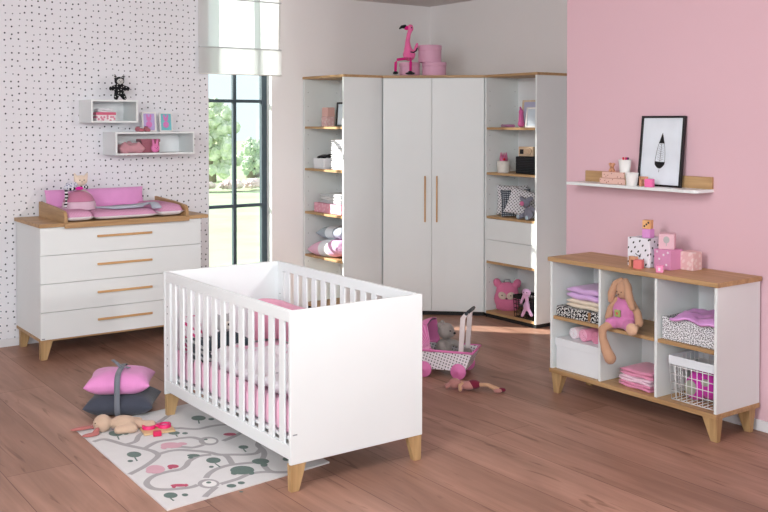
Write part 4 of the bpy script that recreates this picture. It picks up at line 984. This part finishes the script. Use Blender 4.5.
def book(loc, w_, d_, h_, rz, label):
    t = thing('storage_book', label, 'box', loc, rz, 'rose patterned boxes on the ledge')
    bx('cover', BK, t, 0, w_, 0, d_, 0, h_, .004); bx('edge', fabric('olive_edge', srgb(176, 160, 112), .05), t, .004, w_-.004, -.0025, .0, .003, h_-.003, 0)
book((4.655, 3.945, ZL), .11, .205, .036, 0, 'rose patterned flat box, lower of two on the ledge')
book((4.660, 3.955, ZL+.037), .10, .18, .038, 0, 'rose patterned flat box, upper of two on the ledge')
def cup(loc, label, r_=.040, h_=.078):
    o = BM(); lathe(o, [(r_*.78, 0), (r_, h_), (r_*.93, h_), (r_*.74, .006), (.0005, .006)], 32, cap=False); o = obj('white_cup', o, plain('ceramic', srgb(234, 234, 232), .35), None); put(o, loc); return tag(o, label, 'cup')
cup((4.70, 3.985, ZL+.0755), 'white cup holding crayons on the rose patterned boxes')
cup((4.655, 3.893, ZL), 'empty white cup standing directly on the ledge')
for k, (dy, dx_, c_, nm) in enumerate(((.016, 0, srgb(226, 40, 60), 'red'), (-.002, .012, srgb(232, 110, 70), 'orange'), (-.016, -.004, srgb(196, 30, 120), 'magenta'), (-.022, .012, srgb(60, 30, 70), 'dark purple'))):
    b = BM(); tube(b, [(0, 0, .007), (dx_*.6, dy*.9, .092)], .0055, 10); 
    o = obj('crayon', b, plain('crayon_%s' % nm.replace(' ', '_'), c_, .5)); put(o, (4.70, 3.985, ZL+.0755)); tag(o, '%s crayon in the white cup on the ledge' % nm, 'crayon')
b = BM(); M1 = Matrix.Translation((0, 0, .026))
for s in (-1, 1): box(b, -.009, .009, -.007, .007, -.031, .031, M=M1 @ Matrix.Rotation(s*.55, 4, 'X'))
o = obj('wooden_letter', b, WL, None, .002); put(o, (4.685, 4.075, ZL+.0765)); tag(o, 'natural wooden letter X on the rose patterned boxes', 'letter', 'wooden letters')
letter_n((4.650, 3.797, ZL), .060, WL, 'natural wooden letter n beside the feather picture')
cube_toy('letter_block', 'bright pink block in front of the feather picture', (4.637, 3.745, ZL), .048, plain('hotpink_block', srgb(234, 110, 170), .6), .4)

# ------------------------------------------------------------------ rug with town print
RUGM = [fabric('rug_white', srgb(222, 220, 220), .02, .6, 300), fabric('rug_grey', srgb(168, 164, 166), .03), fabric('rug_green', srgb(88, 112, 104), .05), fabric('rug_pink', srgb(214, 164, 178), .03), fabric('rug_red', srgb(190, 62, 98), .04), fabric('rug_bright', srgb(234, 232, 230), .02)]
Q = [(1.690, 3.969), (2.585, 4.055), (2.615, 5.410), (1.726, 5.316)]
rg = BM(); prism(rg, Q, .0005, .008, 0)
ROADS = [[(2.143, 5.042), (2.185, 4.989), (2.2, 4.984), (2.236, 4.941), (2.278, 4.911), (2.354, 4.914), (2.423, 4.898), (2.477, 4.87), (2.493, 4.807)], [(1.919, 4.783), (2.007, 4.838), (2.1, 4.824), (2.129, 4.824), (2.188, 4.797), (2.213, 4.732)], [(2.296, 4.65), (2.359, 4.674), (2.449, 4.722), (2.484, 4.753)], [(2.028, 4.713), (2.072, 4.696), (2.12, 4.647), (2.184, 4.652)], [(1.93, 4.653), (1.995, 4.667), (2.052, 4.651), (2.1, 4.603), (2.155, 4.534), (2.184, 4.469), (2.242, 4.428), (2.294, 4.39), (2.35, 4.378), (2.404, 4.427)], [(2.501, 4.571), (2.45, 4.53), (2.414, 4.48), (2.399, 4.401), (2.371, 4.335), (2.318, 4.261), (2.288, 4.175), (2.285, 4.099), (2.35, 4.047), (2.419, 4.015)], [(2.152, 4.493), (2.091, 4.508), (2.024, 4.473), (1.983, 4.421), (1.936, 4.389), (1.867, 4.395), (1.793, 4.378), (1.736, 4.316), (1.734, 4.234), (1.786, 4.18), (1.878, 4.146), (1.921, 4.154)], [(2.204, 4.455), (2.202, 4.4), (2.176, 4.304)], [(1.989, 4.211), (2.03, 4.257), (2.089, 4.292), (2.169, 4.3), (2.279, 4.262)], [(2.011, 4.101), (2.107, 4.113), (2.178, 4.137), (2.24, 4.126), (2.285, 4.099)], [(1.662, 4.989), (1.702, 5.023), (1.787, 5.048), (1.822, 4.98), (1.85, 4.896), (1.912, 4.767), (1.934, 4.691), (1.918, 4.623), (1.81, 4.528), (1.701, 4.462), (1.659, 4.422)], [(1.85, 4.896), (1.916, 4.912), (1.976, 5.002), (2.122, 5.129), (2.239, 5.234), (2.28, 5.267)], [(1.978, 4.08), (1.894, 4.011), (1.814, 3.924), (1.783, 3.887)]]
OVALS = [((2.233, 4.692), (0.043, -0.031), (-0.03, -0.064), 1), ((1.968, 4.137), (0.042, -0.03), (-0.025, -0.054), 1), ((2.24, 4.687), (0.026, -0.019), (-0.018, -0.037), 5), ((1.971, 4.135), (0.028, -0.02), (-0.017, -0.035), 5), ((2.36, 5.09), (0.034, -0.024), (-0.02, -0.043), 2), ((2.41, 5.029), (0.014, -0.01), (-0.009, -0.018), 2), ((1.879, 5.102), (0.032, -0.023), (-0.018, -0.047), 2), ((1.834, 4.723), (0.03, -0.022), (-0.016, -0.041), 2), ((1.783, 4.642), (0.012, -0.008), (-0.006, -0.015), 2), ((1.766, 4.108), (0.026, -0.019), (-0.014, -0.031), 2), ((1.821, 4.074), (0.012, -0.009), (-0.007, -0.016), 2), ((2.124, 4.409), (0.03, -0.021), (-0.018, -0.038), 2), ((2.075, 4.331), (0.01, -0.007), (-0.007, -0.013), 2), ((2.042, 4.05), (0.019, -0.013), (-0.01, -0.02), 2), ((2.096, 4.056), (0.014, -0.01), (-0.009, -0.016), 2), ((2.337, 4.497), (0.021, -0.016), (-0.013, -0.025), 2), ((2.308, 4.258), (0.035, -0.026), (-0.02, -0.036), 2), ((2.298, 4.202), (0.014, -0.01), (-0.013, -0.022), 2), ((2.177, 4.202), (0.048, -0.034), (-0.027, -0.052), 2), ((2.128, 4.19), (0.014, -0.01), (-0.011, -0.022), 2), ((2.195, 4.142), (0.011, -0.009), (-0.012, -0.022), 2), ((2.138, 4.923), (0.026, -0.019), (-0.012, -0.029), 2), ((2.184, 4.882), (0.013, -0.009), (-0.008, -0.017), 2), ((2.231, 4.722), (0.008, -0.005), (-0.005, -0.011), 2), ((1.974, 4.149), (0.01, -0.007), (-0.006, -0.012), 2), ((2.427, 4.211), (0.014, -0.011), (-0.014, -0.023), 2), ((2.045, 4.742), (0.046, -0.034), (-0.018, -0.043), 3), ((1.999, 4.733), (0.014, -0.01), (-0.011, -0.026), 3), ((2.099, 4.731), (0.022, -0.016), (-0.009, -0.022), 3), ((1.839, 4.458), (0.038, -0.027), (-0.023, -0.055), 3), ((1.803, 4.448), (0.014, -0.011), (-0.009, -0.023), 3), ((1.925, 4.446), (0.023, -0.017), (-0.011, -0.024), 4), ((1.906, 4.434), (0.009, -0.006), (-0.008, -0.018), 4), ((1.848, 4.195), (0.035, -0.024), (-0.007, -0.016), 4), ((1.819, 4.194), (0.008, -0.006), (-0.007, -0.016), 4), ((1.872, 4.178), (0.008, -0.005), (-0.008, -0.016), 4), ((2.373, 4.723), (0.029, -0.02), (-0.011, -0.022), 4), ((2.072, 4.531), (0.027, -0.019), (-0.009, -0.019), 2), ((2.047, 4.51), (0.012, -0.008), (-0.007, -0.014), 2), ((1.92, 5.065), (0.013, -0.009), (-0.007, -0.018), 2), ((1.776, 4.679), (0.001, 0.0), (0.0, -0.001), 2), ((2.044, 3.956), (0.008, -0.006), (-0.004, -0.008), 2)]
TRUNKS = [((2.34, 5.047), (2.32, 4.995)), ((1.869, 5.049), (1.856, 4.992)), ((1.821, 4.68), (1.811, 4.622)), ((1.752, 4.077), (1.752, 4.04)), ((2.112, 4.367), (2.109, 4.301)), ((2.324, 4.472), (2.314, 4.424)), ((2.134, 4.888), (2.128, 4.855))]
def inrug(p, m_=.004):
    for k in range(4):
        a, c = Vector(Q[k]), Vector(Q[(k+1) % 4]); d = (c-a).normalized()
        if d.x*(p.y-a.y)-d.y*(p.x-a.x) < m_: return False
    return True
def flat_ribbon(b, pts, w_, z, mi):
    V = [Vector(p) for p in pts]; sm = []
    for i in range(len(V)-1):
        p0, p1, p2, p3 = V[max(i-1, 0)], V[i], V[i+1], V[min(i+2, len(V)-1)]
        for k in range(8):
            t_ = k/8; sm.append(.5*((2*p1)+(-p0+p2)*t_+(2*p0-5*p1+4*p2-p3)*t_**2+(-p0+3*p1-3*p2+p3)*t_**3))
    sm.append(V[-1]); pr = None
    for i, p in enumerate(sm):
        if not inrug(p):
            pr = None; continue
        d = (sm[min(i+1, len(sm)-1)]-sm[max(i-1, 0)]).normalized(); n_ = Vector((-d.y, d.x))*w_/2
        c = (b.verts.new((*(p+n_), z)), b.verts.new((*(p-n_), z)))
        if pr:
            b.faces.new((pr[0], pr[1], c[1], c[0])).material_index = mi
        pr = c
for i, r_ in enumerate(ROADS): flat_ribbon(rg, r_, .030, .0084+.00002*i, 1)
for i, (c_, u_, v_, m_) in enumerate(OVALS):
    vs = []
    for k in range(20):
        a = 2*PI*k/20; vs.append(rg.verts.new((c_[0]+u_[0]*math.cos(a)+v_[0]*math.sin(a), c_[1]+u_[1]*math.cos(a)+v_[1]*math.sin(a), .0088+.00003*i)))
    rg.faces.new(vs).material_index = m_
for a_, b_ in TRUNKS: flat_ribbon(rg, [a_, b_], .008, .0087, 2)
o = obj('play_rug', rg, RUGM); tag(o, 'white play rug printed with grey roads, green trees and pink animals', 'rug')

# ------------------------------------------------------------------ floor cushions, tied with a grey ribbon
AX, AY = 2.06, 5.50
DK = fabric('slate_blue_velvet', srgb(70, 74, 86), .05); PK = fabric('orchid_velvet', srgb(226, 146, 202), .04)
o = obj('floor_cushion', pillow_bm(.395, .34, .13, 26, .08, .05, 6), DK); put(o, (AX+.01, AY, .064), -.55); tag(o, 'slate blue velvet cushion, lower one of the floor stack', 'cushion', 'stacked floor cushions')
o = obj('floor_cushion', pillow_bm(.37, .32, .13, 26, .08, .06, 9), PK); put(o, (AX-.005, AY, .186), rz=-.50); tag(o, 'orchid pink velvet cushion, upper one of the floor stack', 'cushion', 'stacked floor cushions')
t = thing('cushion_ribbon', 'grey ribbon with loose ends tied around the two floor cushions', 'ribbon', (AX, AY, .0), -.50); RB = fabric('grey_ribbon', srgb(120, 124, 134), .04)
pts = []
for k in range(49):
    a = 2*PI*k/48; x = .0; yy = .170*math.copysign(abs(math.cos(a))**.42, math.cos(a)); zz = .130+.1285*math.copysign(abs(math.sin(a))**.42, math.sin(a))
    pts.append((x+.0, yy, zz))
b = BM(); pr = None
for i, p in enumerate(pts):
    c = (b.verts.new((p[0]-.016, p[1], p[2])), b.verts.new((p[0]+.016, p[1], p[2])))
    if pr: b.faces.new((pr[0], pr[1], c[1], c[0])).smooth = True
    pr = c
o = obj('ribbon_band', b, RB, t); o.modifiers.new('s', 'SOLIDIFY').thickness = .003; 
obj('ribbon_end', ribbon([(0, 0, .257), (-.03, .04, .275), (-.06, .07, .288)], .022, th=.003), RB, t); obj('ribbon_end', ribbon([(0, 0, .257), (.03, -.01, .263), (.05, -.03, .261)], .022, th=.003), RB, t)

# beige rabbit lying at the rug edge
BEG = fabric('beige_plush', srgb(200, 172, 150), .05); BRK = fabric('brick_pink_felt', srgb(182, 112, 108), .05)
t = thing('rabbit_toy', 'beige plush rabbit with brick pink ears lying at the rug edge', 'soft toy', (1.905, 5.15, .004), -.60)
soft('body', BEG, t, [((-.075, -.02, .05), (.052, .045, .048)), ((.035, .0, .045), (.075, .048, .042))],
     [([(0, .03, .05), (.04, .075, .04), (.10, .085, .03)], [.022, .02, .02]), ([(.09, .01, .04), (.15, .02, .03), (.185, .01, .03)], [.026, .022, .026]), ([(.07, -.03, .04), (.10, -.05, .03), (.02, -.065, .025)], [.026, .024, .022])], .005)
soft('ear', BRK, t, [((-.115, -.105, .014), (.05, .022, .010), (0, 0, .5))], [([(-.09, -.07, .03), (-.10, -.09, .018)], [.014, .014])], .004)
soft('ear', BRK, t, [((-.185, .0, .018), (.075, .02, .010), (0, 0, .55))], [([(-.115, -.01, .05), (-.135, .01, .02)], [.012, .012])], .004)
b = BM(); ball(b, (-.105, -.055, .06), .004); ball(b, (-.122, -.02, .066), .004); obj('eyes', b, plain('rabbit_eyes', srgb(80, 54, 44), .6), t)
# wooden tray with pink toy glasses
t = thing('toy_tray', 'thin wooden toy board lying on the rug', 'tray', (2.085, 5.035, .009), -.18)
bx('board', wood('tray_wood', srgb(212, 176, 130), srgb(228, 196, 154), 'x'), t, -.085, .085, -.085, .075, 0, .010, .003)
HP = plain('hot_pink_plastic', srgb(226, 44, 112), .35); PPL = plain('pale_pink_plastic', srgb(238, 150, 190), .35)
t = thing('toy_glasses', 'hot pink toy glasses on the thin wooden board', 'toy', (2.085, 5.035, .0195), -.32)
for s in (-1, 1):
    b = BM(); lathe(b, [(.036, 0), (.036, .018), (.024, .018), (.022, .006), (.0005, .006)], 24, cap=False)
    o = obj('lens_ring', b, HP, t); o.location = (s*.042, 0, 0)
    b = BM(); lathe(b, [(.021, .007), (.016, .014), (.0005, .014)], 20, cap=False); obj('lens', b, PPL, o)
bx('bridge', HP, t, -.012, .012, -.010, .010, .006, .018, .003)
bx('temple', PPL, t, .0, .075, .040, .052, .0, .012, .003)
o = bx('pink_block', plain('crimson_block', srgb(214, 40, 90), .4), None, -.022, .022, -.016, .016, 0, .026, .004); put(o, (2.045, 4.93, .0095), -.3); tag(o, 'small crimson pink block on the rug before the wooden board', 'toy block')

# ------------------------------------------------------------------ doll pram
DP = dotted('pram_dots', srgb(232, 226, 230), srgb(52, 52, 58), 50, .0046, .08, 'auto', rot=.3)
PR = plain('pram_pink', srgb(226, 124, 182), .55, .04); HOOD = stripes('hood_print', srgb(226, 112, 176), srgb(216, 98, 164), 40, 'x'); DKP = fabric('dark_lining', srgb(48, 36, 44), .05); WHP = plain('pram_white_wood', srgb(226, 214, 214), .5)
t = thing('doll_pram', 'pink and white dotted doll pram with two white handle bars', 'doll pram', (4.055, 4.975, 0), -.6241-.32)
PD = .24
def flare(b, x0b, x1b, x0t, x1t, z0, z1, y0, y1):
    v = [b.verts.new(p) for p in ((x0b, y0, z0), (x1b, y0, z0), (x1b, y1, z0), (x0b, y1, z0), (x0t, y0, z1), (x1t, y0, z1), (x1t, y1, z1), (x0t, y1, z1))]
    for f in ((3, 2, 1, 0), (0, 1, 5, 4), (1, 2, 6, 5), (2, 3, 7, 6), (3, 0, 4, 7)): b.faces.new([v[i] for i in f])
b = BM(); flare(b, -.17, .155, -.22, .205, .055, .175, 0, PD); o = obj('basket_body', b, DP, t); s_ = o.modifiers.new('s', 'SOLIDIFY'); s_.thickness = .008; s_.offset = -1
b = BM()
rp = [(-.222, -.003, .178), (.207, -.003, .178), (.207, PD+.003, .178), (-.222, PD+.003, .178)]
for i in range(4):
    a_, c_ = Vector(rp[i]), Vector(rp[(i+1) % 4]); tube(b, [a_, c_], .008, 8)
obj('rim', b, PR, t)
for (x, y, nm) in ((-.12, -.018, 0), (.115, -.018, 0), (-.12, PD+.006, 0), (.115, PD+.006, 0)):
    b = BM(); lathe(b, [(.012, 0), (.050, 0), (.052, .003), (.052, .013), (.048, .016), (.012, .016), (.010, .019), (.0005, .019)], 32, M=Matrix.Rotation(PI/2, 4, 'X')); o = obj('wheel', b, PR, t); o.location = (x, y+.014, .053)
for x in (-.12, .115): b = BM(); tube(b, [(x, -.01, .053), (x, PD+.01, .053)], .005); obj('axle', b, GREYP, t)
# hood as quarter fans
b = BM(); n = 9; rings = []
for k in range(n+1):
    a = PI*.97-(PI*.42)*k/n
    row = []
    for j in range(9):
        y = PD*j/8; r_ = .17*(1-.0*j); bow = .02*math.sin(PI*j/8)
        row.append(b.verts.new((-.075+(r_+bow)*math.cos(a), y, .182+(r_+bow)*math.sin(a)*1.0)))
    rings.append(row)
for a_, c_ in zip(rings, rings[1:]):
    for j in range(8): b.faces.new((a_[j], a_[j+1], c_[j+1], c_[j]))
for j in (0, 8):
    c0 = b.verts.new((-.075, PD*j/8, .182))
    for a_, c_ in zip(rings, rings[1:]): b.faces.new((c0, a_[j], c_[j]))
o = obj('hood', b, PR, t); s_ = o.modifiers.new('s', 'SOLIDIFY'); s_.thickness = .004
b = BM(); rr = []
for k in range(n+1):
    a = PI*.97-(PI*.425)*k/n; rr.append([b.verts.new((-.075+(.163+.016*math.sin(PI*j/8))*math.cos(a), .008+(PD-.016)*j/8, .184+(.163+.016*math.sin(PI*j/8))*math.sin(a))) for j in range(9)])
for a_, c_ in zip(rr, rr[1:]):
    for j in range(8): b.faces.new((a_[j], a_[j+1], c_[j+1], c_[j]))
obj('hood_lining', b, DKP, o).modifiers.new('s', 'SOLIDIFY').thickness = .003
b = BM()
for k in range(0, n+1, 1):
    a = PI*.97-(PI*.42)*k/n; tube(b, [(-.075, -.003, .182), (-.075+.171*math.cos(a), -.003, .182+.171*math.sin(a))], .002, 6)
obj('hood_rib', b, plain('rib_light', srgb(236, 170, 208), .5), o)
b = BM(); lathe(b, [(.013, 0), (.012, .008), (.0005, .010)], 16, M=Matrix.Translation((-.075, -.004, .182)) @ Matrix.Rotation(PI/2, 4, 'X')); obj('hood_hinge', b, PR, o)
for y in (.012, PD-.03):
    b = BM()
    v = [(.105, .12), (.138, .12), (.155, .40), (.178, .435), (.16, .450), (.122, .405)]
    a_ = [b.verts.new((x, y, z)) for x, z in v]; c_ = [b.verts.new((x, y+.018, z)) for x, z in v]
    b.faces.new(a_); b.faces.new(c_[::-1])
    for i in range(len(v)): b.faces.new((a_[i], a_[(i+1) % len(v)], c_[(i+1) % len(v)], c_[i]))
    obj('handle_bar', b, WHP, t, .003)
b = BM(); tube(b, [(.163, .01, .436), (.163, PD-.01, .436)], .012, 14); obj('grip', b, plain('grip_dark', srgb(52, 60, 66), .5), t)
# teddy in the pram
TG = fabric('teddy_grey', srgb(142, 136, 132), .06)
t = thing('teddy_bear', 'grey teddy bear sitting in the doll pram', 'soft toy', (4.02+.04*0, 5.0, 0), -.6241-.32); t.location = (4.055, 4.975, 0)
b = None
soft('body', TG, t, [((-.02, .12, .15), (.06, .06, .085)), ((.0, .11, .292), (.058, .054, .055)), ((.032, .105, .275), (.030, .026, .022))],
     [([(-.035, .08, .328), (-.038, .078, .338)], [.019, .017]), ([(-.035, .15, .328), (-.038, .152, .338)], [.019, .017]),
      ([(-.02, .06, .21), (-.005, .045, .17), (.015, .045, .145)], [.026, .024, .022]), ([(0, .16, .21), (.05, .17, .20), (.09, .15, .185)], [.024, .022, .02]),
      ([(0, .09, .11), (.08, .07, .13), (.14, .065, .15)], [.034, .03, .026]), ([(0, .15, .11), (.08, .16, .13), (.14, .165, .15)], [.034, .03, .026])], .0055)
b = BM(); ball(b, (.062, .100, .282), (.009, .011, .008)); ball(b, (.040, .068, .302), .0055); ball(b, (.040, .145, .302), .0055); obj('nose_and_eyes', b, BLACK, t)

# rag doll lying on the floor
t = thing('rag_doll', 'small dusty pink rag doll in wine red shorts lying on the floor', 'soft toy', (3.97, 4.67, .002), -.80)
DR = fabric('dusty_doll', srgb(190, 136, 130), .06); WR = fabric('wine_fabric', srgb(122, 36, 60), .05); CB = fabric('doll_cream', srgb(206, 164, 132), .05)
soft('head', DR, t, [((-.045, .01, .038), (.040, .034, .034))], [([(-.085, .025, .03), (-.11, .03, .018)], [.012, .009]), ([(-.07, .0, .04), (-.095, -.012, .02)], [.012, .012])], .004)
soft('torso', DR, t, [((.04, .0, .032), (.05, .034, .028))], [([(.0, -.02, .035), (-.005, -.05, .018)], [.013, .014])], .004)
soft('shorts', WR, t, [((.075, .008, .038), (.046, .036, .030))], [], .004)
soft('arm', CB, t, [], [([(.005, -.02, .05), (-.01, -.04, .04), (-.005, -.06, .018)], [.010, .010, .012])], .003)
soft('leg', CB, t, [], [([(.11, .0, .04), (.16, -.01, .045), (.215, -.028, .022)], [.013, .012, .012])], .0035)
soft('leg', CB, t, [], [([(.11, .022, .035), (.17, .02, .035), (.235, -.005, .018)], [.013, .012, .012])], .0035)
soft('foot', DR, t, [((.228, -.036, .016), (.028, .016, .014))], [], .003); soft('foot', WR, t, [((.252, -.008, .016), (.026, .016, .014))], [], .003)
